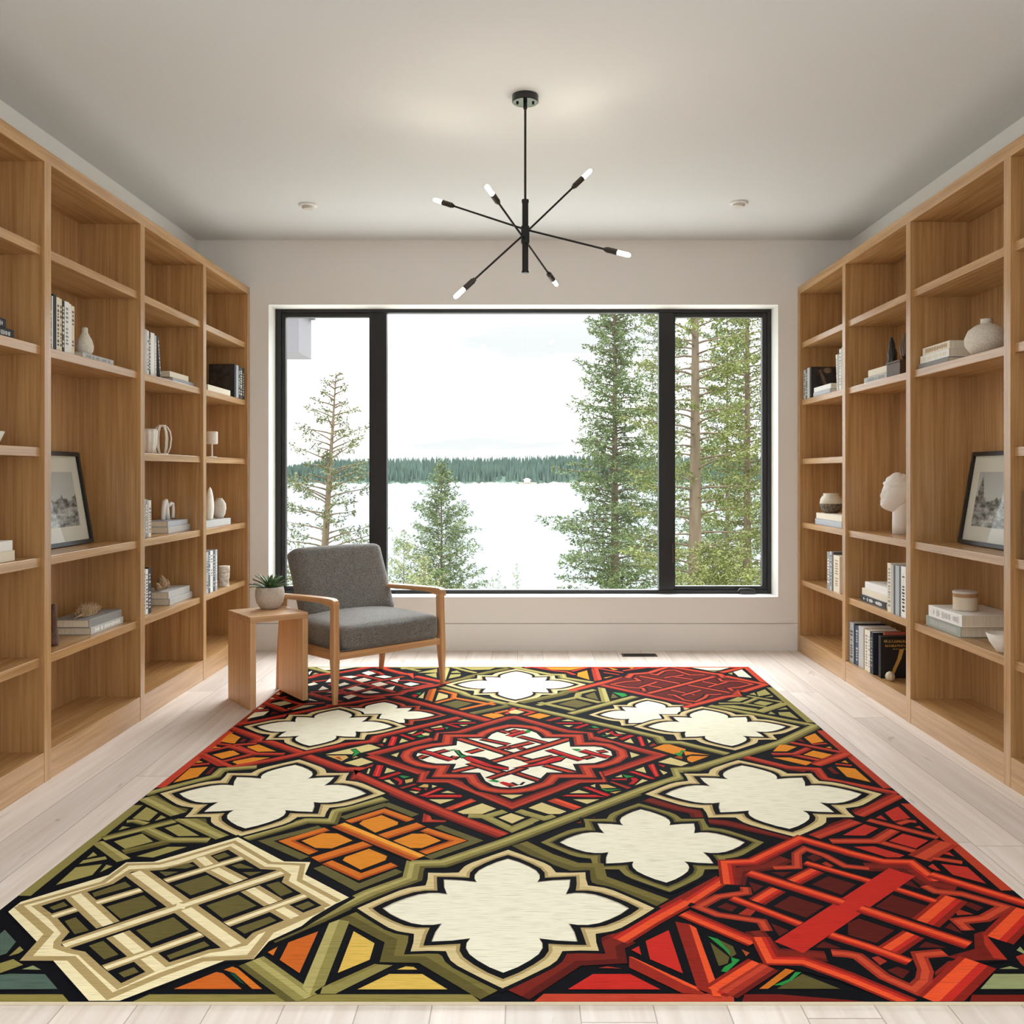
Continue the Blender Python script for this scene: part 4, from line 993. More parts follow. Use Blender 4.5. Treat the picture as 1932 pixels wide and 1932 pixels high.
def clip(poly):
    out = poly
    for i in range(4):
        (ax, ay), (bx_, by) = RUG[i], RUG[(i+1) % 4]
        def ins(p): return (bx_-ax)*(p[1]-ay)-(by-ay)*(p[0]-ax) <= 1e-9
        res = []
        for j in range(len(out)):
            p, q_ = out[j-1], out[j]; a, b_ = ins(p), ins(q_)
            if a != b_:
                d1 = (bx_-ax)*(p[1]-ay)-(by-ay)*(p[0]-ax); d2 = (bx_-ax)*(q_[1]-ay)-(by-ay)*(q_[0]-ax)
                t = d1/(d1-d2); res.append((p[0]+(q_[0]-p[0])*t, p[1]+(q_[1]-p[1])*t))
            if b_: res.append(q_)
        out = res
        if len(out) < 3: return []
    return out
RV, RF, RC_ = [], [], []
layer = [0]
def fill(poly, col):
    """one printed patch of the pile, in floor coordinates"""
    poly = clip(poly)
    if len(poly) < 3: return
    tri = tessellate_polygon([[Vector((p[0], p[1], 0)) for p in poly]])
    n = len(RV); z = ZT+layer[0]*2.5e-6
    for p in poly: RV.append((p[0], p[1], z))
    for t in tri:
        a, b_, c = (poly[i] for i in t)
        if (b_[0]-a[0])*(c[1]-a[1])-(b_[1]-a[1])*(c[0]-a[0]) < 0: t = (t[0], t[2], t[1])
        RF.append((n+t[0], n+t[1], n+t[2])); RC_.append(col)
def nxt(): layer[0] += 1
K = (13, 14, 20)
W, WG, CR = (250, 246, 224), (206, 194, 176), (247, 240, 205)
TN, TD = (224, 204, 152), (184, 160, 110)
OL, OD, OT, OC, OM = (150, 140, 80), (100, 92, 48), (184, 172, 108), (166, 156, 92), (106, 97, 54)
RD, RK, RL = (168, 52, 37), (108, 30, 24), (200, 70, 47)
RB, OR, MA = (200, 46, 36), (240, 88, 46), (92, 29, 23)
OG, OB, OBD, OBL = (228, 142, 42), (218, 118, 38), (178, 82, 32), (246, 168, 62)
BE, BT, CH, CHL, GR = (222, 205, 142), (214, 172, 100), (196, 30, 32), (226, 72, 62), (44, 146, 68)
TE, SG, YE, CB = (86, 106, 95), (150, 156, 110), (228, 190, 92), (250, 236, 192)
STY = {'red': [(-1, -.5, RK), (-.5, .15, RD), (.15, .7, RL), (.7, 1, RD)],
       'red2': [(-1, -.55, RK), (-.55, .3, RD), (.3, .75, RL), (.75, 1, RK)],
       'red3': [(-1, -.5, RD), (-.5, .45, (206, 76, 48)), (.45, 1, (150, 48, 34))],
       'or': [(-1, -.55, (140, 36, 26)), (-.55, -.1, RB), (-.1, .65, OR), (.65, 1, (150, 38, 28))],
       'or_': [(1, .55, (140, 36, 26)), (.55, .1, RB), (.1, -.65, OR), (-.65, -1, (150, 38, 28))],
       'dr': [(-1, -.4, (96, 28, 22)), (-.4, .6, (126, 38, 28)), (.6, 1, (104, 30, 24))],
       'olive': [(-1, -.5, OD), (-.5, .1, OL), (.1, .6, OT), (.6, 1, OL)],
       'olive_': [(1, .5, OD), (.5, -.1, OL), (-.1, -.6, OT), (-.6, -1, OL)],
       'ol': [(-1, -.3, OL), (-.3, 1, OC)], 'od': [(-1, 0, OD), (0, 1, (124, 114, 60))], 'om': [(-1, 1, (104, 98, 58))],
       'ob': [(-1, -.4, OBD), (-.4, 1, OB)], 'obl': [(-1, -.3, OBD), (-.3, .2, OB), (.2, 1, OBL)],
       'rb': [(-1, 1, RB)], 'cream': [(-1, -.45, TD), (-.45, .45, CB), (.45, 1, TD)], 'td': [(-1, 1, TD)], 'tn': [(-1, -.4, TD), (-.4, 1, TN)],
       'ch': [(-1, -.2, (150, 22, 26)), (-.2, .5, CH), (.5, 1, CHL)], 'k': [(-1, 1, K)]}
def offs(P, d, closed=False):
    n = len(P); out = []
    for i in range(n):
        def nrm(a, b_):
            dx, dy = b_[0]-a[0], b_[1]-a[1]; l = math.hypot(dx, dy) or 1e-9; return (-dy/l, dx/l)
        if closed: n1, n2 = nrm(P[i-1], P[i]), nrm(P[i], P[(i+1) % n])
        elif i == 0: n1 = n2 = nrm(P[0], P[1])
        elif i == n-1: n1 = n2 = nrm(P[-2], P[-1])
        else: n1, n2 = nrm(P[i-1], P[i]), nrm(P[i], P[i+1])
        mx, my = n1[0]+n2[0], n1[1]+n2[1]; l = math.hypot(mx, my) or 1e-9; mx /= l; my /= l
        c = max(.42, mx*n1[0]+my*n1[1])
        out.append((P[i][0]+mx*d/c, P[i][1]+my*d/c))
    return out
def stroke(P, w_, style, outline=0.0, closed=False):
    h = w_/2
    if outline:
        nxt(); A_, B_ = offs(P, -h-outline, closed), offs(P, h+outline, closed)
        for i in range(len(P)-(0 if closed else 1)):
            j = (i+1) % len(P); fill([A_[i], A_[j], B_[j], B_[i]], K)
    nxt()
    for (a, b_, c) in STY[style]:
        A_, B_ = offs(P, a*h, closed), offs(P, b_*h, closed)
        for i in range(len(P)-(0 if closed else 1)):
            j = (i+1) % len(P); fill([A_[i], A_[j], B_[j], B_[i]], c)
def p(t, col, *polys):
    nxt()
    for a in polys: fill(pts(t, a), col)
def s(t, style, w_, *lines, o=0.0):
    for a in lines: stroke(pts(t, a), w_, style, o)
def S(style, w_, *tiles, o=0.0, closed=False):
    P = []
    for t, a in tiles: P += pts(t, a)
    stroke(P, w_, style, o, closed)
# quatrefoil
_q = [(0, 1), (.1, .925), (.19, .83), (.255, .74), (.285, .65), (.285, .575), (.262, .5), (.40, .535), (.55, .55), (.535, .40), (.5, .262), (.575, .285), (.65, .285), (.74, .255), (.83, .19), (.925, .1)]
QT = []
for k in range(4):
    for (x, y) in _q:
        for _ in range(k): x, y = y, -x
        QT.append((x, y))
def rot4(q_):
    r = []
    for k in range(4):
        for (x, y) in q_:
            for _ in range(k): x, y = y, -x
            r.append((x, y))
    return r
QOUT = rot4([(0, 1.205), (.12, 1.10), (.24, .99), (.33, .905), (.385, .83), (.41, .76), (.43, .695), (.56, .69), (.69, .70), (.685, .56), (.695, .43), (.76, .41), (.83, .385), (.905, .33), (.99, .24), (1.10, .12)])
QMID = rot4([(0, 1.085), (.11, 1.0), (.215, .89), (.295, .785), (.33, .69), (.33, .585), (.46, .60), (.605, .615), (.60, .46), (.585, .33), (.69, .33), (.785, .295), (.89, .215), (1.0, .11)])
def quat(tN, tE, tS, tW, band):
    n_, e_, s_, w_ = (fl(*v) for v in (tN, tE, tS, tW))
    cx, cy = (e_[0]+w_[0])/2, (e_[1]+w_[1])/2
    Rx, Ry = (e_[0]-w_[0])/2, (n_[1]-s_[1])/2; cy2 = (n_[1]+s_[1])/2; cy = (cy+cy2)/2
    P = [(cx+x*Rx, cy+y*Ry) for (x, y) in QT]; R_ = (Rx+Ry)/2
    cols = {'tan': (TN, TD), 'olive': ((140, 130, 72), OD), 'red': ((176, 72, 46), (120, 44, 32))}[band]
    TO = [(cx+x*Rx, cy+y*Ry) for (x, y) in QOUT]; TM = [(cx+x*Rx, cy+y*Ry) for (x, y) in QMID]
    nxt(); fill(offs(TO, .042*R_, True), K)
    nxt(); fill(TO, cols[0])
    nxt(); fill(offs(TM, .028*R_, True), cols[1])
    nxt(); fill(TM, K)
    nxt(); fill(P, WG)
    nxt(); fill([(x*.985+cx*.015, y-.016*R_*max(0, min(1, (y-cy)/(.4*R_)+.5))) for (x, y) in P], W)
# --- ground
nxt(); fill(list(RUG), K)
def edge_band(side, y0, y1, col, wm=.034):
    ex = (lambda y: 583-1.270*(y-1258)) if side < 0 else (lambda y: 1412+1.1851*(y-1258))
    o = lambda y: -side*wm*(y-CY)/(H-ZT)
    nxt(); fill([fl(ex(y0), y0), fl(ex(y0)+o(y0), y0), fl(ex(y1)+o(y1), y1), fl(ex(y1), y1)], col)
edge_band(-1, 1285, 1370, (160, 60, 40)); edge_band(-1, 1379, 1486, RL); edge_band(-1, 1519, 1690, OL)
edge_band(1, 1258, 1290, RL); edge_band(1, 1297, 1363, OL); edge_band(1, 1378, 1487, (184, 66, 44)); edge_band(1, 1516, 1680, (192, 66, 42))
p('X', OL, [583, 1258, 690, 1258, 690, 1259.6, 583, 1259.6], [735, 1258, 985, 1258, 985, 1259.6, 735, 1259.6])
p('X', RL, [690, 1258, 735, 1258, 735, 1260, 690, 1260], [990, 1258, 1412, 1258, 1412, 1260, 990, 1260])
p('X', (146, 134, 72), [-220, 1876, 118, 1876, 130, 1890, -220, 1890], [282, 1876, 700, 1876, 890, 1876, 906, 1890, 250, 1890])
p('X', RL, [1026, 1875, 1385, 1875, 1385, 1890, 1008, 1890]); p('X', (120, 32, 24), [1405, 1876, 1470, 1876, 1640, 1890, 1400, 1890], [1834, 1877, 2161, 1877, 2161, 1890, 1830, 1890])
# --- far left corner (behind the table and armchair)
p('A', CR, [1140, 122, 1620, 120, 1420, 150, 1240, 155], [640, 450, 690, 420, 690, 440, 700, 455], [565, 510, 600, 490, 640, 500], [1045, 520, 1050, 500, 1160, 535], [1045, 180, 1090, 165, 1050, 215])
p('A', (196, 186, 146), [585, 560, 770, 530, 840, 560, 700, 592], [785, 622, 960, 585, 1140, 580, 1000, 612, 850, 642])
p('A', CR, [425, 630, 450, 607, 505, 625], [290, 750, 390, 672, 565, 655, 500, 705])
p('A', TD, [1090, 215, 1120, 190, 1170, 195])
s('A', 'olive', .045, [1040, 125, 1310, 188])
s('A', 'red', .045, [440, 530, 760, 655]); s('A', 'red', .03, [600, 470, 900, 560, 980, 575], [520, 545, 690, 500, 780, 480], [800, 640, 980, 570, 1240, 555], [430, 655, 560, 635])
p('A', RK, [570, 695, 610, 660, 690, 680])
S('red', .05, ('A', [100, 832, 400, 785, 900, 680, 1360, 588, 1500, 560]))
S('red', .055, ('A', [80, 855, 440, 985, 400, 1020, 520, 1015, 940, 1160]))
# upper left woven medallion
S('red', .05, ('A', [1040, 255, 1180, 215, 1440, 185, 1820, 118]), ('B', [320, 118, 640, 200, 740, 212]))
p('B', RL, [690, 195, 770, 195, 775, 265, 740, 235])
s('B', 'red', .05, [790, 232, 1200, 318, 900, 360, 690, 410], [690, 400, 600, 445, 480, 455, 200, 480, -140, 420])
S('red', .05, ('A', [1040, 440, 1250, 500, 1420, 545])); s('B', 'red', .05, [-280, 590, 0, 560, 430, 485])
s('B', 'red', .034, [-120, 245, 540, 425], [90, 212, 380, 275], [440, 300, 690, 365], [-140, 405, 40, 455], [-260, 330, -160, 345])
s('B', 'red', .030, [-480, 425, -130, 405, 60, 345, 660, 232], [-350, 480, 150, 405, 430, 340], [-240, 250, 160, 225, 330, 190], [-450, 300, -200, 270, 100, 235])
p('A', W, [1690, 190, 1780, 165, 1860, 195, 1770, 220], [1450, 235, 1560, 225, 1640, 235, 1560, 255], [1610, 275, 1720, 250, 1810, 275, 1690, 305], [1250, 305, 1300, 260, 1330, 270, 1330, 300], [1040, 325, 1110, 305, 1160, 325, 1080, 345, 1040, 345], [1160, 400, 1215, 350, 1290, 385, 1200, 398], [1410, 330, 1480, 305, 1545, 325, 1420, 355], [1500, 385, 1620, 350, 1740, 380, 1620, 410], [1460, 480, 1560, 455, 1630, 470, 1530, 510], [1260, 430, 1340, 415, 1340, 430])
p('B', W, [300, 235, 420, 220, 515, 240, 420, 255], [255, 325, 370, 300, 465, 328, 340, 355], [490, 280, 610, 255, 580, 305], [430, 380, 550, 350, 520, 400], [140, 435, 240, 405, 370, 430, 250, 440])
s('B', 'red', .026, [580, 285, 700, 280, 990, 325, 780, 365, 640, 375]); p('B', W, [650, 325, 740, 305, 845, 325, 740, 350])
s('B', 'red', .03, [250, 165, 340, 180, 400, 215])
# --- olive corner left of the top quatrefoil
s('B', 'ol', .03, [600, 118, 850, 168], [620, 140, 1060, 125]); p('B', OC, [820, 190, 1060, 140, 1060, 185], [910, 210, 1050, 190, 1055, 250], [1240, 175, 1300, 160, 1350, 190, 1230, 190], [1225, 210, 1350, 205, 1340, 230, 1200, 260], [1360, 122, 1780, 122, 1700, 150, 1480, 155])
p('B', OT, [1170, 125, 1215, 135, 1165, 275, 1135, 272]); p('B', OL, [1140, 125, 1172, 128, 1138, 260, 1130, 200])
s('B', 'olive', .035, [1230, 118, 1440, 172, 1530, 190])
S('od', .05, ('B', [1210, 300, 1400, 258, 1480, 230, 1700, 180, 1932, 138]))
s('B', 'olive', .05, [1120, 362, 1350, 425, 1420, 460, 1600, 505, 1932, 575])
# orange field under it
p('B', OBD, [960, 395, 1010, 385, 960, 525, 912, 515]); p('B', OB, [1010, 385, 1055, 380, 1000, 540, 960, 525])
p('B', BE, [1080, 430, 1190, 460, 1190, 490, 1040, 530, 1075, 440], [830, 490, 910, 420, 890, 500]); p('B', CH, [745, 465, 790, 450, 830, 460, 790, 490]); p('B', GR, [800, 440, 870, 425, 850, 455])
s('B', 'ob', .03, [1085, 400, 1270, 445, 1255, 500, 1040, 555], [1250, 492, 1640, 560, 1760, 578], [1345, 638, 1750, 550]); p('B', OM, [1115, 570, 1300, 525, 1490, 560, 1300, 620])
s('B', 'od', .045, [1480, 685, 1932, 590]); p('B', OG, [1600, 705, 1720, 680, 1830, 690, 1880, 710, 1750, 745]); s('B', 'ob', .026, [1770, 680, 1932, 645])
# --- quatrefoils of the far half
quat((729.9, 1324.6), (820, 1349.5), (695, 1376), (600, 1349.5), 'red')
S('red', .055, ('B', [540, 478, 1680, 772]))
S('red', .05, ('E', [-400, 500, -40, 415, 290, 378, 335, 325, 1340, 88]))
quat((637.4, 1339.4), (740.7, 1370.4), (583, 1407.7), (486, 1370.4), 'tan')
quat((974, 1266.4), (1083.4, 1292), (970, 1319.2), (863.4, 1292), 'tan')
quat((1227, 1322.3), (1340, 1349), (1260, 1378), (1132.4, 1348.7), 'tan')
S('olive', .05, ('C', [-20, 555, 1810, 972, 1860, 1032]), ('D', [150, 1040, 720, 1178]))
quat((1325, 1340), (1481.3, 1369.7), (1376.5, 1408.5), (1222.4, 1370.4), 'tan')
# --- top right: olive/orange strips beside the top quatrefoil
s('C', 'olive', .05, [0, 112, 500, 212, 640, 215, 655, 250, 1010, 308]); s('C', 'od', .055, [140, 552, 500, 480, 640, 450, 690, 425, 820, 405])
s('C', 'red', .03, [230, 112, 560, 165, 700, 178, 800, 215], [770, 172, 980, 120, 1385, 188], [1390, 165, 1700, 122])
p('C', OG, [430, 125, 930, 122, 740, 158, 520, 150], [840, 190, 950, 160, 980, 275, 830, 230], [1150, 250, 1270, 230, 1180, 255], [1200, 122, 1330, 150, 1270, 155], [1450, 122, 1540, 122, 1490, 140])
p('C', RD, [1000, 140, 1050, 132, 1100, 280, 1040, 290]); p('C', RL, [1045, 132, 1080, 130, 1130, 272, 1088, 283])
s('C', 'red', .02, [1150, 185, 1340, 215]); 
s('C', 'red3', .05, [740, 408, 1420, 242])
# dark red medallion, top right
p('X', MA, [1135, 1292, 1190, 1272, 1262, 1259, 1350, 1272, 1442, 1291, 1400, 1305, 1375, 1314, 1300, 1327, 1205, 1310])
S('red3', .026, ('X', [1206.9, 1275.7, 1376.5, 1306.8]), o=.012); S('red3', .034, ('X', [1222.4, 1308.3, 1347, 1276.5]), o=.012)
s('C', 'red3', .022, [1590, 365, 1800, 300], [1700, 345, 1860, 372], [1240, 330, 1420, 295, 1590, 285, 1530, 255], [1240, 330, 1420, 362, 1630, 378, 1650, 410], [1500, 205, 1640, 190, 1800, 215, 1880, 170, 1932, 160], o=.010)
s('D', 'red3', .022, [-40, 250, 190, 215], [60, 235, 300, 270], [40, 400, 330, 458], [170, 465, 400, 400], [490, 362, 720, 300], [420, 295, 600, 330], [0, 160, 80, 155, 270, 215, 450, 215], [620, 258, 660, 290, 860, 290, 1030, 328, 870, 365, 740, 378, 790, 405], [0, 455, 80, 460, 200, 520, 340, 540, 450, 490, 480, 455, 650, 450], o=.010)
S('red3', .04, ('C', [1440, 250, 1490, 205, 1700, 190, 1932, 115]), ('D', [20, 115, 560, 200, 630, 205, 690, 250]), o=.01)
S('red3', .045, ('D', [700, 230, 1190, 332, 900, 420]), o=.01); S('red3', .045, ('D', [880, 462, 700, 482, 200, 612]), o=.01)
S('red', .045, ('C', [1120, 340, 1540, 432, 1640, 455, 1932, 515]), ('D', [60, 530, 280, 575]), o=.008)
p('D', RD, [790, 445, 850, 395, 900, 468, 780, 468]); p('D', OR, [850, 395, 885, 462, 905, 468, 860, 440])
p('D', CR, [290, 126, 750, 126, 630, 158, 480, 158], [795, 180, 900, 150, 1020, 250, 860, 235]); p('D', OL, [490, 165, 620, 165, 560, 178]); p('D', OC, [730, 195, 790, 185, 780, 215]); s('D', 'red3', .045, [650, 185, 900, 128])
# olive field right
p('D', OC, [1080, 425, 1180, 390, 1250, 450, 1100, 475], [990, 450, 1050, 430, 1080, 465], [720, 535, 850, 485, 990, 495, 870, 540], [1040, 560, 1120, 530, 1280, 555, 1180, 590], [580, 585, 800, 585, 1100, 630, 1050, 655], [1340, 670, 1480, 665, 1590, 750, 1360, 705], [1220, 690, 1250, 660, 1310, 695], [1330, 640, 1430, 610, 1460, 632], [1180, 490, 1270, 465, 1280, 482])
s('D', 'olive', .03, [960, 470, 1380, 545], [930, 568, 1230, 615]); s('D', 'olive', .03, [620, 562, 930, 562, 1080, 500]); s('D', 'ol', .05, [1110, 665, 1430, 560])
S('olive', .05, ('D', [500, 590, 1810, 838]))
# olive field centre top
p('C', OM, [925, 465, 1040, 425, 1090, 520, 960, 490], [1240, 500, 1260, 440, 1330, 490], [600, 570, 800, 515, 1020, 570, 830, 615]); p('C', GR, [1260, 425, 1410, 440, 1440, 465, 1380, 485])
p('C', OL, [1080, 365, 1125, 372, 1175, 548, 1130, 550]); p('C', OT, [1122, 370, 1170, 380, 1228, 535, 1175, 548])
s('C', 'ol', .035, [350, 585, 540, 545, 830, 488, 850, 440, 1045, 395], [370, 550, 790, 645], [840, 490, 1110, 552]); s('C', 'olive', .05, [750, 690, 1540, 478])
p('C', OG, [220, 715, 370, 680, 510, 710, 370, 750]); s('C', 'red3', .026, [120, 628, 300, 668, 180, 705], [-40, 690, 10, 670, 60, 615]); p('C', BE, [0, 662, 80, 635, 190, 665, 110, 690, 20, 685])
# --- central medallion
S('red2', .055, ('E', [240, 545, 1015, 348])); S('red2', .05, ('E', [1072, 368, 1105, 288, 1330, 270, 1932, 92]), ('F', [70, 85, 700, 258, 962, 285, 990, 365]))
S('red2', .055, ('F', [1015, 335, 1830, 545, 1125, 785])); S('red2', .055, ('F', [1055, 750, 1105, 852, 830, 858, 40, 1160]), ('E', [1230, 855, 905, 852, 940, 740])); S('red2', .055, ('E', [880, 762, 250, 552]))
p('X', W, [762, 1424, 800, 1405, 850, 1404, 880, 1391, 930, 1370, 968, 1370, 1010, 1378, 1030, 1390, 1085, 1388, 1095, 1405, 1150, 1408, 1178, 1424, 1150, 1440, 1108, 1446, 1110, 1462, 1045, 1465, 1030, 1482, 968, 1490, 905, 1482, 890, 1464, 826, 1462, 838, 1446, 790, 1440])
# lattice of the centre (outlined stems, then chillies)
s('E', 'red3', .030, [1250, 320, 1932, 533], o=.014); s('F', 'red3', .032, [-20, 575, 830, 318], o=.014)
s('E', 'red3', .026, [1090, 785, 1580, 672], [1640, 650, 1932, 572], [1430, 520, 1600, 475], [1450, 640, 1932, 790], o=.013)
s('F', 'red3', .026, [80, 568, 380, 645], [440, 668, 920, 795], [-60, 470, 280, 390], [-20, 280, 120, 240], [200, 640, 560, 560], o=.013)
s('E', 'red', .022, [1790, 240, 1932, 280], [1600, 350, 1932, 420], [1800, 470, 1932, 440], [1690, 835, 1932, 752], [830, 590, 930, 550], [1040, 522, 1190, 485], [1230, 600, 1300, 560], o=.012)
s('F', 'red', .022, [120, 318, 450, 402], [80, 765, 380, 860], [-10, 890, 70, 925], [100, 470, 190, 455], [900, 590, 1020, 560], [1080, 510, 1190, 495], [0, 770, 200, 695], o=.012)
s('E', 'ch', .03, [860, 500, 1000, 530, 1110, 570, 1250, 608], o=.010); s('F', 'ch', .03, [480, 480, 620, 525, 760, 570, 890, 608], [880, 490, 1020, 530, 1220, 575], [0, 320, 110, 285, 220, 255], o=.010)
nxt(); p('E', K, [1360, 575, 1440, 550, 1640, 575, 1800, 650, 1932, 690, 1932, 730, 1850, 730, 1640, 690, 1430, 620]); p('E', CH, [1380, 578, 1450, 565, 1590, 615, 1740, 672, 1932, 705, 1932, 720, 1840, 718, 1640, 676, 1440, 612]); p('E', CHL, [1450, 575, 1560, 615, 1640, 650, 1560, 628])
p('F', K, [40, 705, 300, 640, 520, 565, 620, 550, 700, 580, 640, 625, 430, 672, 200, 705]); p('F', CH, [80, 695, 310, 652, 520, 582, 600, 568, 672, 582, 620, 612, 420, 658, 200, 690]); p('F', CHL, [330, 652, 520, 592, 560, 588, 430, 640])
p('E', K, [1260, 490, 1330, 485, 1370, 530, 1440, 560, 1360, 590, 1310, 545]); p('E', GR, [1285, 500, 1320, 495, 1350, 545, 1425, 560, 1360, 577, 1330, 540], [1190, 485, 1310, 470, 1240, 497], [1670, 860, 1760, 845, 1825, 865, 1790, 880]); p('E', CH, [1810, 880, 1860, 868, 1932, 885, 1932, 925, 1880, 915])
p('F', GR, [180, 265, 220, 240, 290, 240, 250, 272], [760, 470, 850, 470, 885, 485, 830, 500, 800, 492], [600, 560, 690, 565, 680, 580, 610, 567]); p('F', K, [120, 910, 170, 872, 205, 875, 160, 912])
# quatrefoil ring
ring = [('E', [1180, 405, 1000, 425, 820, 462, 710, 505, 680, 558, 720, 612, 850, 662, 1000, 688, 1140, 690, 1078, 795, 1470, 800, 1520, 880, 1640, 950, 1790, 980, 1932, 988]),
        ('F', [120, 980, 260, 958, 470, 890, 560, 800, 985, 800, 925, 688, 1110, 680, 1290, 625, 1385, 560, 1360, 490, 1200, 425, 1050, 408, 860, 410, 842, 312, 490, 310, 440, 265, 300, 212, 120, 192]),
        ('E', [1932, 190, 1740, 232, 1620, 280, 1585, 312, 1195, 312])]
S('k', .085, *ring, closed=True); S('red3', .045, *ring, closed=True)
# surroundings of the centre
p('H', BE, [1120, 150, 1640, 30, 1680, 35, 1790, 75, 1560, 130, 1480, 150, 1380, 148], [1350, 255, 1560, 195, 1700, 245, 1520, 295]); p('H', K, [1420, 90, 1490, 80, 1550, 130, 1520, 180, 1440, 215, 1420, 175, 1465, 130]); p('H', GR, [1435, 95, 1490, 90, 1540, 132, 1480, 165, 1445, 182, 1475, 130]); p('H', BT, [1130, 165, 1370, 165, 1400, 190, 1320, 235], [1445, 200, 1490, 172, 1520, 182]); p('H', OBD, [1230, 190, 1290, 178, 1330, 225])
p('E', BE, [600, 400, 630, 345, 710, 375], [400, 390, 420, 345, 450, 350, 430, 390], [700, 285, 820, 250, 760, 290], [870, 290, 920, 275, 970, 285, 960, 310, 900, 310], [980, 215, 1110, 185, 1130, 205, 1000, 220], [1310, 135, 1390, 112, 1480, 135], [1330, 180, 1440, 180, 1380, 195], [420, 770, 450, 700, 555, 740], [205, 770, 230, 710, 250, 715, 230, 775], [415, 855, 480, 845, 550, 905, 500, 895], [1000, 910, 1060, 925, 1000, 945], [720, 980, 850, 995, 800, 1015], [1110, 1005, 1190, 980, 1280, 1010], [960, 1085, 1270, 1085, 1100, 1140], [500, 545, 600, 515, 570, 570])
p('E', BT, [670, 850, 770, 830, 760, 870, 680, 890], [830, 935, 900, 900, 955, 905, 950, 940])
p('E', RD, [330, 420, 400, 410, 410, 440], [880, 235, 940, 225, 1010, 255, 970, 265], [190, 690, 290, 655, 270, 690], [600, 945, 780, 895, 820, 900, 640, 955], [900, 955, 940, 950, 930, 975])
p('E', CH, [460, 435, 510, 320, 580, 325, 540, 430], [600, 300, 640, 295, 800, 350, 760, 360], [750, 305, 880, 260, 890, 280, 790, 310], [1000, 235, 1140, 215, 1150, 230, 1050, 245], [1150, 165, 1200, 165, 1350, 210, 1310, 215], [1210, 158, 1530, 148, 1530, 160, 1240, 166], [275, 800, 330, 665, 410, 675, 360, 810], [340, 830, 590, 750, 630, 765, 400, 840], [520, 830, 580, 820, 640, 860, 630, 900, 590, 910, 600, 870], [740, 955, 800, 940, 870, 960, 850, 980], [840, 1040, 1090, 945, 1140, 955, 900, 1050], [910, 1050, 1000, 1030, 1350, 1030, 1370, 1050, 1350, 1060, 930, 1060])
p('E', CHL, [495, 425, 530, 328, 550, 328, 515, 425], [310, 800, 355, 670, 375, 672, 330, 802], [900, 1030, 1080, 955, 1095, 960, 930, 1035], [980, 1040, 1300, 1036, 1300, 1044, 990, 1046])
p('E', GR, [810, 315, 860, 305, 910, 320, 850, 330], [1150, 210, 1200, 210, 1180, 230], [600, 800, 640, 795, 730, 810, 660, 830])
p('E', RL, [1150, 1195, 1470, 1075, 1540, 1105, 1230, 1220]); p('E', OR, [1250, 1185, 1470, 1095, 1500, 1105, 1290, 1190])
p('I', BE, [1050, 465, 1350, 360, 1520, 425, 1350, 490, 1120, 490], [1550, 535, 1700, 480, 1870, 535, 1715, 605], [1570, 255, 1850, 255, 1710, 305])
s('I', 'ol', .035, [1180, 515, 1380, 520, 1715, 680, 1932, 590], [1430, 512, 1630, 455], [1800, 450, 1932, 500])
p('F', BE, [1470, 510, 1590, 545, 1490, 580], [640, 130, 720, 115, 800, 135], [660, 185, 780, 185, 730, 205], [1190, 330, 1330, 325, 1260, 350], [1290, 255, 1430, 290, 1330, 285], [1400, 385, 1480, 345, 1520, 405], [1680, 350, 1730, 380, 1700, 400], [1530, 730, 1640, 690, 1670, 765], [1830, 725, 1930, 760, 1880, 785], [1530, 915, 1620, 840, 1690, 855], [1290, 815, 1370, 785, 1380, 815], [990, 920, 1050, 900, 1050, 940], [740, 1010, 850, 970, 980, 1010], [780, 1085, 1100, 1085, 950, 1140], [1170, 275, 1240, 285, 1190, 300])
p('F', BT, [1100, 905, 1200, 905, 1310, 945, 1130, 950], [1230, 1000, 1370, 980, 1290, 1015])
p('F', RD, [440, 125, 600, 85, 660, 95, 500, 135], [940, 230, 1110, 225, 1080, 240], [1070, 265, 1180, 225, 1240, 235, 1090, 285], [1710, 430, 1760, 405, 1800, 425, 1720, 445], [1220, 870, 1260, 870, 1490, 940, 1440, 960])
p('F', CH, [560, 155, 900, 150, 890, 165, 600, 165], [780, 215, 950, 165, 975, 175, 840, 225], [1210, 270, 1260, 255, 1280, 290, 1390, 300, 1300, 320], [1330, 350, 1470, 300, 1530, 310, 1380, 365], [1560, 325, 1610, 320, 1660, 435, 1610, 440], [1690, 670, 1760, 650, 1830, 800, 1780, 815], [1450, 750, 1510, 740, 1780, 830, 1740, 840], [1810, 660, 1900, 675, 1880, 695], [1480, 820, 1550, 825, 1575, 850, 1520, 900, 1450, 905, 1500, 860], [1240, 840, 1430, 830, 1440, 850, 1260, 850], [900, 940, 950, 930, 1240, 1030, 1190, 1050], [640, 1045, 700, 1030, 1050, 1030, 1170, 1055, 1000, 1060])
p('F', CHL, [1585, 330, 1605, 328, 1640, 430, 1620, 435], [1725, 665, 1750, 660, 1810, 800, 1790, 803], [930, 940, 1180, 1030, 1160, 1035], [1500, 750, 1720, 822, 1700, 828], [700, 1036, 1050, 1036, 1060, 1044, 700, 1044])
p('F', GR, [1000, 195, 1050, 195, 1100, 220, 1030, 215], [1120, 305, 1220, 310, 1150, 315], [1380, 785, 1440, 795, 1520, 805, 1430, 825], [1110, 950, 1190, 965, 1370, 960, 1240, 985, 1180, 985])
p('F', RL, [470, 1105, 570, 1070, 890, 1180, 790, 1215]); p('F', OR, [560, 1095, 600, 1082, 870, 1180, 830, 1190])
p('J', BE, [240, 415, 400, 350, 700, 460, 620, 490, 480, 490]); s('J', 'ol', .035, [110, 450, 430, 545, 560, 515], [330, 550, 20, 680])
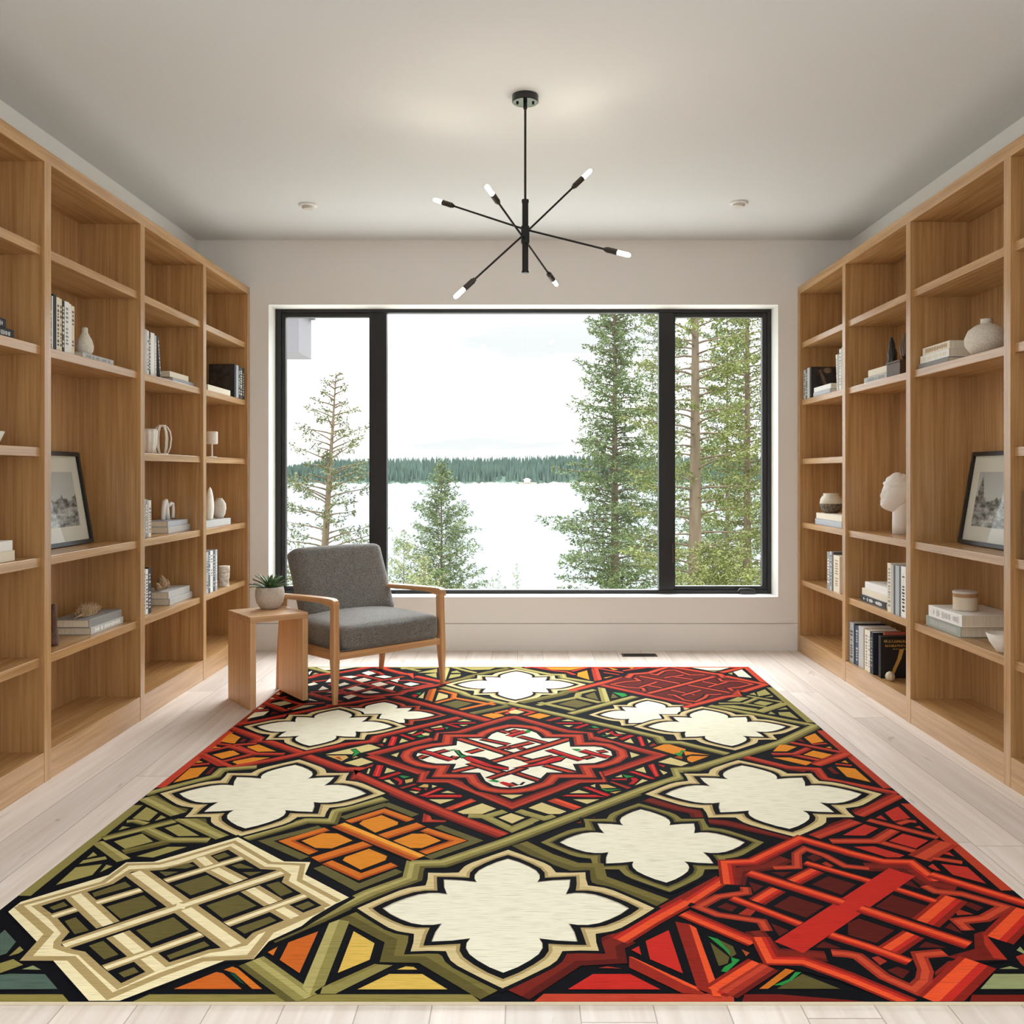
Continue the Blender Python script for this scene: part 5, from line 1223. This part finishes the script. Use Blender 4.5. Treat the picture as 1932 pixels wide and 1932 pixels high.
p('K', OG, [75, 75, 210, 30, 280, 30, 480, 90, 440, 120, 430, 150, 330, 150], [450, 110, 780, 160, 560, 150, 470, 165], [490, 195, 530, 170, 750, 175, 550, 250, 500, 230]); p('K', GR, [330, 140, 400, 130, 420, 100, 480, 105, 420, 140, 430, 178, 380, 170]); p('K', OBD, [330, 185, 390, 172, 440, 185, 430, 210]); p('K', BE, [140, 245, 290, 190, 510, 260, 420, 295])
# --- long olive bar, right to lower left
S('olive_', .058, ('X', [1539.5, 1370.4, 1476, 1401, 1311.6, 1451.2, 1280, 1452.8, 1285.7, 1466.8, 1220, 1488.5, 960, 1587.3, 836.6, 1629.3, 783.9, 1631, 778, 1658, 700, 1686, 600, 1732.8, 507, 1772]), o=.010)
# --- left orange field
p('G', OG, [1520, 125, 1640, 20, 1760, 70, 1690, 150], [1420, 210, 1450, 185, 1530, 195], [1420, 285, 1640, 235, 1750, 280, 1540, 335], [1840, 185, 1932, 175, 1932, 220], [1660, 375, 1932, 315, 1932, 370, 1760, 412], [1215, 385, 1260, 355, 1310, 375], [945, 625, 1150, 450, 1370, 430, 1240, 555])
p('A', OG, [0, 1000, 90, 925, 220, 975, 130, 1045]); p('H', OG, [170, 65, 310, 30, 520, 115, 300, 120], [-130, 130, 0, 105, 80, 150, -90, 195], [0, 235, 230, 190, 450, 190, 60, 285])
p('G', RD, [1240, 300, 1340, 270, 1680, 420, 1480, 425]); p('G', RL, [1300, 275, 1345, 270, 1680, 420, 1590, 422])
s('G', 'red', .032, [1310, 262, 1720, 165, 1960, 150]); s('G', 'red', .035, [1710, 185, 1932, 270]); s('G', 'red', .03, [1540, 370, 1932, 285], [1480, 155, 1640, 168], [1165, 415, 1390, 395])
p('G', RK, [1330, 525, 1420, 440, 1460, 435, 1390, 520], [1750, 130, 1790, 90, 1840, 95, 1800, 135]); s('H', 'red', .04, [-30, 60, 260, 148, 620, 150]); s('H', 'red', .032, [0, 210, 240, 150])
S('red', .05, ('H', [-60, 318, 480, 222, 900, 132, 1330, 45]))
S('red', .058, ('H', [880, 172, 1330, 335, 1545, 335, 1470, 420]), ('E', [70, 790, 700, 1070, 1250, 1300]), ('I', [1600, 755]))
p('I', RD, [620, 590, 640, 480, 720, 520, 740, 560, 920, 570, 900, 590]); p('I', RL, [670, 578, 690, 500, 725, 520, 740, 560, 900, 572])
# --- olive lattice round the left quatrefoil and the left field
s('G', 'olive', .05, [600, 770, 1470, 545, 1560, 465, 1960, 435]); s('G', 'olive_', .075, [640, 800, 1040, 1000]); s('G', 'olive_', .075, [1080, 1040, 1590, 1275]); s('H', 'olive', .05, [100, 1190, 900, 958, 1190, 968, 1240, 850, 1850, 690])
p('G', OC, [450, 1060, 620, 920, 760, 990, 650, 1090], [720, 1090, 800, 1020, 860, 1050], [280, 1205, 330, 1155, 420, 1165], [225, 1340, 570, 1245, 700, 1340, 360, 1430], [840, 1175, 1010, 1130, 1260, 1270, 1010, 1275], [500, 1520, 880, 1405, 1110, 1405, 700, 1535])
s('G', 'olive', .03, [380, 1100, 470, 1090, 620, 1128]); s('G', 'olive_', .042, [90, 1305, 550, 1190, 960, 1088]); s('G', 'olive', .045, [620, 1195, 900, 1325, 1380, 1325]); s('G', 'od', .04, [340, 1470, 880, 1345])
p('G', OL, [-40, 1370, 70, 1335, 430, 1545, 260, 1590]); p('G', OT, [50, 1345, 95, 1335, 430, 1545, 345, 1560])
p('M', OC, [790, 190, 850, 135, 885, 165], [720, 245, 760, 210, 960, 175, 975, 200], [510, 435, 690, 275, 930, 245, 840, 345], [910, 320, 970, 250, 1025, 265])
# --- red bars round the right quatrefoil
s('K', 'red', .05, [1190, 185, 1740, 320, 1932, 350]); s('L', 'red', .05, [0, 440, 380, 465, 460, 575, 1370, 760]); s('L', 'red', .06, [1370, 770, 870, 1015]); s('L', 'red', .06, [850, 1085, 340, 1275]); s('K', 'dr', .05, [0, 700, 400, 815, 600, 855, 650, 960, 950, 985, 1750, 1165])
p('J', RD, [820, 600, 1040, 530, 1045, 595])
# --- quatrefoils of the near half
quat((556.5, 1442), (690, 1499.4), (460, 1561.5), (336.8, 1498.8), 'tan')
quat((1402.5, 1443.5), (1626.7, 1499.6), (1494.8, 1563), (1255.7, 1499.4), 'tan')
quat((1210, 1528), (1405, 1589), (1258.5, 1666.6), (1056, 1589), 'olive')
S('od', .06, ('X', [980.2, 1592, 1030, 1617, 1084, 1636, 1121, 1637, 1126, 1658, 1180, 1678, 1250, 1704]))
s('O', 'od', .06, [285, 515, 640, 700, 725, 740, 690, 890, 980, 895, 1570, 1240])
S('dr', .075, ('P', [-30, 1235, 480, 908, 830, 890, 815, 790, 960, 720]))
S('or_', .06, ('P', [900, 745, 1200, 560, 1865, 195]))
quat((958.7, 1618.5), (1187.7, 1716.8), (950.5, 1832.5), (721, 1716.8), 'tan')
# --- orange lattice diamond
s('H', 'om', .032, [870, 1415, 395, 1205, 1060, 1035], [1330, 925, 1870, 755], [1030, 1520, 1500, 1770, 1960, 1590]); s('I', 'om', .032, [170, 365, 540, 510], [810, 640, 1280, 815, 690, 1025]); s('O', 'om', .032, [20, 85, 365, 260, 740, 110])
s('H', 'ob', .036, [980, 1350, 650, 1205, 1140, 1060], [1140, 1462, 1540, 1640, 1960, 1490]); S('ob', .036, ('H', [1400, 975, 1830, 840]), ('I', [480, 570])); s('I', 'ob', .036, [640, 680, 1060, 815, 620, 965])
S('ob', .05, ('H', [1000, 1435, 1640, 1235])); s('I', 'ob', .05, [90, 785, 610, 620])
p('H', OG, [830, 1205, 1090, 1110, 1270, 1115, 1450, 1200, 1200, 1295, 1000, 1290], [1330, 1440, 1360, 1400, 1650, 1300, 1870, 1390, 1850, 1440, 1550, 1555]); p('I', OG, [-144, 610, -100, 570, 130, 505, 330, 590, 325, 620, 50, 718], [270, 815, 500, 730, 660, 730, 850, 815, 620, 905, 440, 905])
S('obl', .052, ('X', [638, 1556.5, 790, 1619.5]), o=.008)
# --- cream lattice medallion, lower left
def P2(*tiles):
    r = []
    for t, a in tiles: r += pts(t, a)
    return r
nxt(); fill(P2(('M', [30, 650, 190, 560, 990, 320, 1140, 210, 1400, 205, 1932, 50]), ('N', [720, -22, 1160, 205, 1410, 215, 1360, 330, 1790, 550, 1300, 840, 1000, 970, 870, 1135, 600, 1150, 60, 1350]), ('M', [1130, 1490, 780, 1490, 470, 1135, 190, 1130, 320, 962])), K)
nxt(); fill(P2(('M', [75, 680, 190, 590, 990, 345, 1150, 230, 1400, 225, 1932, 70]), ('N', [720, 0, 1140, 222, 1380, 228, 1330, 340, 1730, 550, 1600, 612, 1400, 730, 1300, 810, 1000, 950, 860, 1112, 600, 1125, 0, 1355]), ('M', [1090, 1492, 810, 1492, 480, 1120, 230, 1112, 345, 962])), CB)
S('td', .016, ('M', [165, 628, 940, 412, 1165, 250, 1450, 242]), ('N', [160, 200, 685, 42, 1010, 235, 1310, 250, 1280, 392, 1640, 585]))
S('td', .022, ('N', [1500, 650, 1010, 865, 830, 1092, 400, 1115, 0, 1262]), ('M', [1000, 1452, 650, 1105, 240, 1105, 445, 875, 165, 628]))
I1 = P2(('M', [330, 628, 1010, 420, 1190, 305, 1480, 288]), ('N', [180, 255, 640, 98, 945, 280, 1085, 288, 1175, 345, 1150, 405, 1525, 622, 1080, 800, 880, 880, 780, 975, 600, 1020, 460, 1040, 0, 1190]), ('M', [1085, 1362, 880, 1185, 745, 1060, 640, 1040, 520, 1000, 525, 950, 595, 870, 480, 740]))
nxt(); fill(offs(I1, .012, True) if False else I1, K); stroke(I1, .018, 'td', closed=True)
p('M', OM, [840, 510, 1140, 405, 1195, 450, 860, 545], [970, 635, 1310, 530, 1430, 630, 1100, 745], [450, 640, 580, 590, 620, 625, 490, 665], [590, 765, 690, 730, 810, 850, 680, 885], [810, 990, 940, 945, 1080, 1070, 950, 1115], [1240, 850, 1580, 730, 1720, 840, 1380, 970], [1520, 1080, 1860, 950, 1910, 990, 1550, 1115], [1080, 1240, 1220, 1185, 1265, 1230, 1130, 1280])
p('N', OM, [140, 440, 440, 345, 580, 430, 290, 530], [490, 175, 600, 140, 650, 170, 540, 205], [70, 285, 260, 235, 330, 260, 250, 285], [0, 315, 180, 315, 60, 355], [660, 260, 740, 240, 870, 285, 720, 285], [760, 320, 940, 315, 830, 355], [975, 435, 1090, 405, 1220, 500, 1110, 540], [430, 625, 720, 525, 890, 625, 580, 740], [1240, 630, 1360, 585, 1420, 620, 1310, 665], [700, 830, 1010, 725, 1070, 760, 780, 880])
s('M', 'cream', .058, [690, 525, 985, 800], [1075, 885, 1270, 1050], [1330, 1095, 1460, 1205]); s('N', 'cream', .058, [375, 185, 460, 255], [490, 280, 730, 405], [830, 470, 1045, 600], [1090, 645, 1240, 730])
S('cream', .036, ('N', [60, 400, 760, 188])); s('M', 'cream', .036, [880, 600, 1285, 480], [475, 725, 695, 655]); S('cream', .036, ('M', [955, 1195, 1835, 882])); s('N', 'cream', .036, [615, 795, 1335, 532])
S('cream', .064, ('M', [1235, 318]), ('N', [700, 985])); S('cream', .048, ('M', [580, 990]), ('N', [1125, 322]))
p('X', CB, [335, 1704, 352, 1707, 348, 1716, 330, 1714])
# --- near left corner and bottom strip
p('M', TE, [0, 880, 45, 845, 145, 955, 60, 1060, 0, 1080], [-300, 1290, 90, 1245, 410, 1250, 525, 1385, -300, 1390]); p('M', OL, [80, 1085, 180, 995, 215, 1030, 170, 1060], [0, 1150, 120, 1112, 210, 1165, 0, 1240]); p('M', SG, [200, 1205, 300, 1170, 375, 1210])
p('N', (208, 104, 38), [135, 1385, 520, 1230, 580, 1240, 755, 1385], [1100, 1120, 1180, 960, 1450, 860, 1280, 1240]); p('N', OB, [590, 1210, 670, 1180, 720, 1200, 940, 1385, 850, 1385, 690, 1240], [990, 1050, 1080, 1000, 1040, 1080]); p('N', (24, 72, 52), [640, 1235, 690, 1240, 790, 1350, 735, 1325])
s('N', 'olive', .065, [840, 1130, 1320, 1480]); p('N', OT, [1550, 785, 1645, 750, 1375, 1440, 1305, 1370]); p('N', OL, [1645, 750, 1735, 770, 1510, 1350, 1375, 1440])
p('O', OL, [40, 1175, 100, 1150, 520, 965, 680, 975, 160, 1235, 20, 1235]); p('O', (136, 124, 64), [95, 1150, 515, 963, 560, 968, 140, 1160])
p('O', YE, [180, 1045, 325, 665, 515, 775, 470, 925], [360, 1195, 650, 1055, 950, 1055, 1180, 1195], [720, 1015, 800, 985, 870, 990, 905, 1015])
# --- red field, bottom right of centre
RC = (206, 46, 38)
p('P', RC, [1150, 755, 1360, 655, 1490, 1050, 1190, 920], [1020, 835, 1090, 800, 1110, 880], [440, 1195, 670, 1055, 1010, 1055, 1285, 1195]); p('P', RD, [720, 1000, 800, 985, 930, 1005])
p('P', (160, 44, 32), [1000, 895, 1620, 1190, 1700, 1240, 1480, 1228, 1000, 995]); p('P', OR, [1000, 893, 1030, 900, 1620, 1175, 1640, 1210, 1500, 1150])
p('P', (150, 40, 30), [1420, 578, 1550, 600, 1780, 1250, 1620, 1190]); p('P', OR, [1548, 600, 1610, 635, 1840, 1262, 1765, 1258])
s('Q', 'or', .06, [300, 1880, 800, 1560]); s('Q', 'red', .05, [440, 1910, 920, 1600])
p('Q', (96, 88, 48), [240, 1320, 330, 1390, 460, 1490, 440, 1560, 340, 1590], [330, 1285, 500, 1365, 540, 1455, 480, 1490, 400, 1400], [1000, 1850, 1290, 1680, 1720, 1850]); p('Q', GR, [215, 1250, 330, 1280, 460, 1420, 470, 1470, 400, 1400], [480, 1490, 580, 1520, 430, 1660, 365, 1650, 400, 1600, 490, 1550], [960, 1810, 1140, 1740, 1210, 1660, 1280, 1660, 1160, 1760, 1060, 1810]); p('Q', (176, 84, 44), [600, 1400, 690, 1440, 650, 1480]); p('Q', (206, 116, 36), [800, 1850, 1100, 1620, 1200, 1640, 900, 1850])
# --- big red medallion
nxt(); fill(P2(('Q', [-20, 900, 330, 600, 380, 410, 720, 390, 1270, 110, 1932, 320]), ('R', [690, 380, 960, 560, 1980, 850, 1680, 1280, 1780, 1480, 1500, 1500, 1000, 1932, 560, 1932, -100, 1700]), ('Q', [930, 1550, 740, 1340])), K)
s('Q', 'dr', .05, [540, 660, 575, 500, 900, 455, 1110, 365], [745, 1190, 960, 1440, 1560, 1480]); s('R', 'dr', .06, [200, 445, 640, 440, 880, 620, 1180, 690]); p('R', (118, 34, 25), [1480, 1150, 1750, 1465, 1250, 1475, 1090, 1430, 1390, 1345, 1385, 1180]); p('R', (178, 50, 34), [1480, 1150, 1750, 1465, 1600, 1445, 1500, 1300]); p('R', (130, 38, 28), [950, 1600, 1100, 1480, 1180, 1470, 960, 1640])
S('or_', .05, ('Q', [-10, 855, 400, 590])); S('or', .05, ('Q', [460, 660, 425, 415, 730, 402, 1270, 140, 1932, 330])); S('or', .05, ('R', [-20, 283, 395, 388, 680, 395, 950, 600])); s('R', 'or', .05, [900, 525, 1960, 850]); s('R', 'or_', .075, [1960, 920, 1640, 1240]); s('R', 'or_', .085, [1420, 1490, 960, 1932]); s('Q', 'or_', .05, [-60, 985, 740, 1325]); S('or_', .05, ('Q', [810, 1260, 945, 1520, 1300, 1525]), ('R', [0, 1650, 700, 1945]))
s('Q', 'red3', .03, [640, 690, 655, 755, 330, 800, 110, 918, 330, 1005, 830, 1080, 890, 1190], [960, 470, 1230, 460, 1225, 310, 1320, 250, 1550, 330, 1780, 450, 2050, 478]); s('R', 'red3', .036, [840, 650, 960, 710, 1250, 740, 1730, 880, 1500, 1010, 1210, 1040, 1320, 1140], [-180, 1385, 0, 1400, 110, 1425, 400, 1650, 720, 1790, 830, 1690, 850, 1580, 780, 1410, 1060, 1385])
p('Q', MA, [1400, 660, 1590, 565, 1900, 660, 1740, 780], [960, 910, 1160, 790, 1540, 910, 1340, 1040], [320, 920, 420, 870, 550, 915, 490, 970], [680, 630, 850, 680, 740, 750], [930, 520, 1170, 520, 1070, 570], [930, 1100, 1140, 1185, 1030, 1250], [1440, 1380, 1530, 1310, 1740, 1390], [1340, 350, 1420, 315, 1520, 360, 1420, 400])
p('R', MA, [300, 880, 480, 750, 860, 870, 700, 1010], [0, 1060, 120, 1010, 510, 1140, 310, 1280, 0, 1190], [610, 630, 690, 600, 800, 690], [1270, 860, 1340, 830, 1490, 890, 1420, 930], [1060, 1110, 1130, 1060, 1260, 1180], [770, 1330, 850, 1265, 1080, 1330], [430, 1580, 540, 1540, 680, 1590, 600, 1670])
p('Q', RD, [560, 1000, 660, 930, 760, 960, 700, 1020], [1510, 420, 1560, 400, 1650, 450, 1600, 465]); p('R', RD, [260, 1440, 330, 1425, 430, 1480, 350, 1525], [1170, 920, 1220, 910, 1380, 965, 1200, 975])
s('Q', 'or', .05, [1190, 630, 1450, 498], [770, 860, 1010, 715]); s('R', 'or', .07, [850, 1060, 1170, 785]); s('R', 'or', .055, [440, 1370, 720, 1185])
s('Q', 'or', .036, [490, 815, 1265, 1115]); S('or', .036, ('Q', [1320, 412, 2080, 630])); s('R', 'or', .036, [510, 680, 960, 825]); S('or', .04, ('Q', [1610, 1235, 2000, 1360]), ('R', [380, 1380, 675, 1490]))
S('rb', .078, ('X', [1488, 1788, 1702, 1646])); S('or', .05, ('X', [1412, 1647, 1590, 1704])); S('or', .052, ('X', [1618, 1713, 1828, 1784]))
p('X', RB, [1588, 1711, 1608, 1700, 1632, 1707, 1612, 1722])
# --- red field and orange field on the right
RC2 = (196, 54, 42)
p('L', RC2, [1220, 990, 1380, 915, 1530, 1055, 1330, 1095], [710, 1265, 970, 1130, 1140, 1180, 980, 1270], [1270, 1335, 1440, 1245, 1750, 1330, 1600, 1425], [840, 1405, 1090, 1400, 1460, 1510, 1400, 1535, 1250, 1535], [1110, 1055, 1170, 1020, 1250, 1085], [1580, 1165, 1640, 1150, 1700, 1200])
s('L', 'red3', .036, [1020, 1078, 1870, 1295], [1150, 1345, 1680, 1485]); s('L', 'red3', .042, [560, 1335, 1110, 1335, 1330, 1200]); s('L', 'red3', .028, [1380, 1128, 1500, 1090, 1600, 1100]); s('R', 'red3', .07, [780, 350, 1080, 175])
p('R', RC2, [1020, 410, 1310, 445, 1520, 630, 1150, 530], [1050, 300, 1110, 280, 1170, 330], [880, 440, 930, 410, 1020, 490, 960, 480]); s('R', 'red3', .03, [930, 345, 1255, 395])
p('L', OG, [240, 75, 370, 25, 480, 125, 330, 150], [-60, 165, 20, 165, 150, 190, 30, 245, -140, 245], [230, 285, 350, 235, 580, 285, 460, 335], [-140, 320, 70, 320, 350, 380, 260, 415], [690, 375, 740, 355, 780, 390], [630, 430, 860, 455, 1050, 620, 760, 555], [500, 200, 550, 185, 580, 210])
s('L', 'red', .036, [70, 138, 720, 265], [110, 290, 490, 370]); s('L', 'red', .036, [-150, 280, 130, 280, 300, 208]); s('L', 'red3', .055, [370, 410, 760, 270]); s('L', 'red', .026, [340, 160, 520, 150], [620, 400, 820, 420]); p('L', RK, [520, 450, 570, 435, 670, 520, 600, 520], [150, 110, 200, 90, 250, 140])
p('R', SG, [1455, 1785, 1600, 1620, 2400, 1620, 2600, 1785], [1660, 1565, 1780, 1535, 1880, 1565], [1850, 1360, 1890, 1320, 1932, 1370, 1932, 1400]); p('R', RD, [1840, 1430, 1932, 1400, 1932, 1540, 1890, 1500])

# --- build the rug: slab body with a bound edge, printed pile on top
rugm = bpy.data.materials.new('printed_rug'); rugm.use_nodes = True
n = rugm.node_tree; b = n.nodes['Principled BSDF']; L = n.links.new
ca = n.nodes.new('ShaderNodeVertexColor'); ca.layer_name = 'pattern'
t = n.nodes.new('ShaderNodeTexCoord'); mp = n.nodes.new('ShaderNodeMapping'); mp.inputs['Scale'].default_value = (14, 330, 1); L(t.outputs['Object'], mp.inputs[0])
z = n.nodes.new('ShaderNodeTexNoise'); z.inputs['Scale'].default_value = 1; z.inputs['Detail'].default_value = 3; L(mp.outputs[0], z.inputs[0])
r = n.nodes.new('ShaderNodeValToRGB'); r.color_ramp.elements[0].position = .30; r.color_ramp.elements[0].color = (.60, .58, .53, 1); r.color_ramp.elements[1].position = .50; r.color_ramp.elements[1].color = (.97, .97, .97, 1); L(z.outputs['Fac'], r.inputs['Fac'])
mx = n.nodes.new('ShaderNodeMix'); mx.data_type = 'RGBA'; mx.blend_type = 'MULTIPLY'; mx.inputs['Factor'].default_value = .8; L(ca.outputs['Color'], mx.inputs[6]); L(r.outputs['Color'], mx.inputs[7])
L(mx.outputs[2], b.inputs['Base Color']); b.inputs['Roughness'].default_value = .92; b.inputs['Specular IOR Level'].default_value = .05
bp = n.nodes.new('ShaderNodeBump'); bp.inputs['Strength'].default_value = .35; bp.inputs['Distance'].default_value = .001; L(z.outputs['Fac'], bp.inputs['Height']); L(bp.outputs[0], b.inputs['Normal'])
rug = thing('area_rug', 'large patterned rug with white quatrefoils and red, orange and olive lattice', 'rug', (0, 3.9, 0))
me = bpy.data.meshes.new('pile'); me.from_pydata([(x, y-3.9, zz) for (x, y, zz) in RV], [], RF); me.materials.append(rugm)
at_ = me.color_attributes.new('pattern', 'FLOAT_COLOR', 'CORNER')
cc = []
for c in RC_: cc += list(lin(c))*3
at_.data.foreach_set('color', cc); me.update()
po = bpy.data.objects.new('pile', me); COL.objects.link(po); po.parent = rug
q = MB(); RG = [(x, y-3.9) for x, y in RUG]
q.v = [(x, y, .0006) for x, y in RG]+[(x, y, ZT-.0002) for x, y in RG]
q.f = [[0, 1, 5, 4], [1, 2, 6, 5], [2, 3, 7, 6], [3, 0, 4, 7], [4, 5, 6, 7], [3, 2, 1, 0]]; q.mi = [0]*6
q.build('edge_binding', mat('rug_binding', (206, 194, 168), .9, .1), rug)
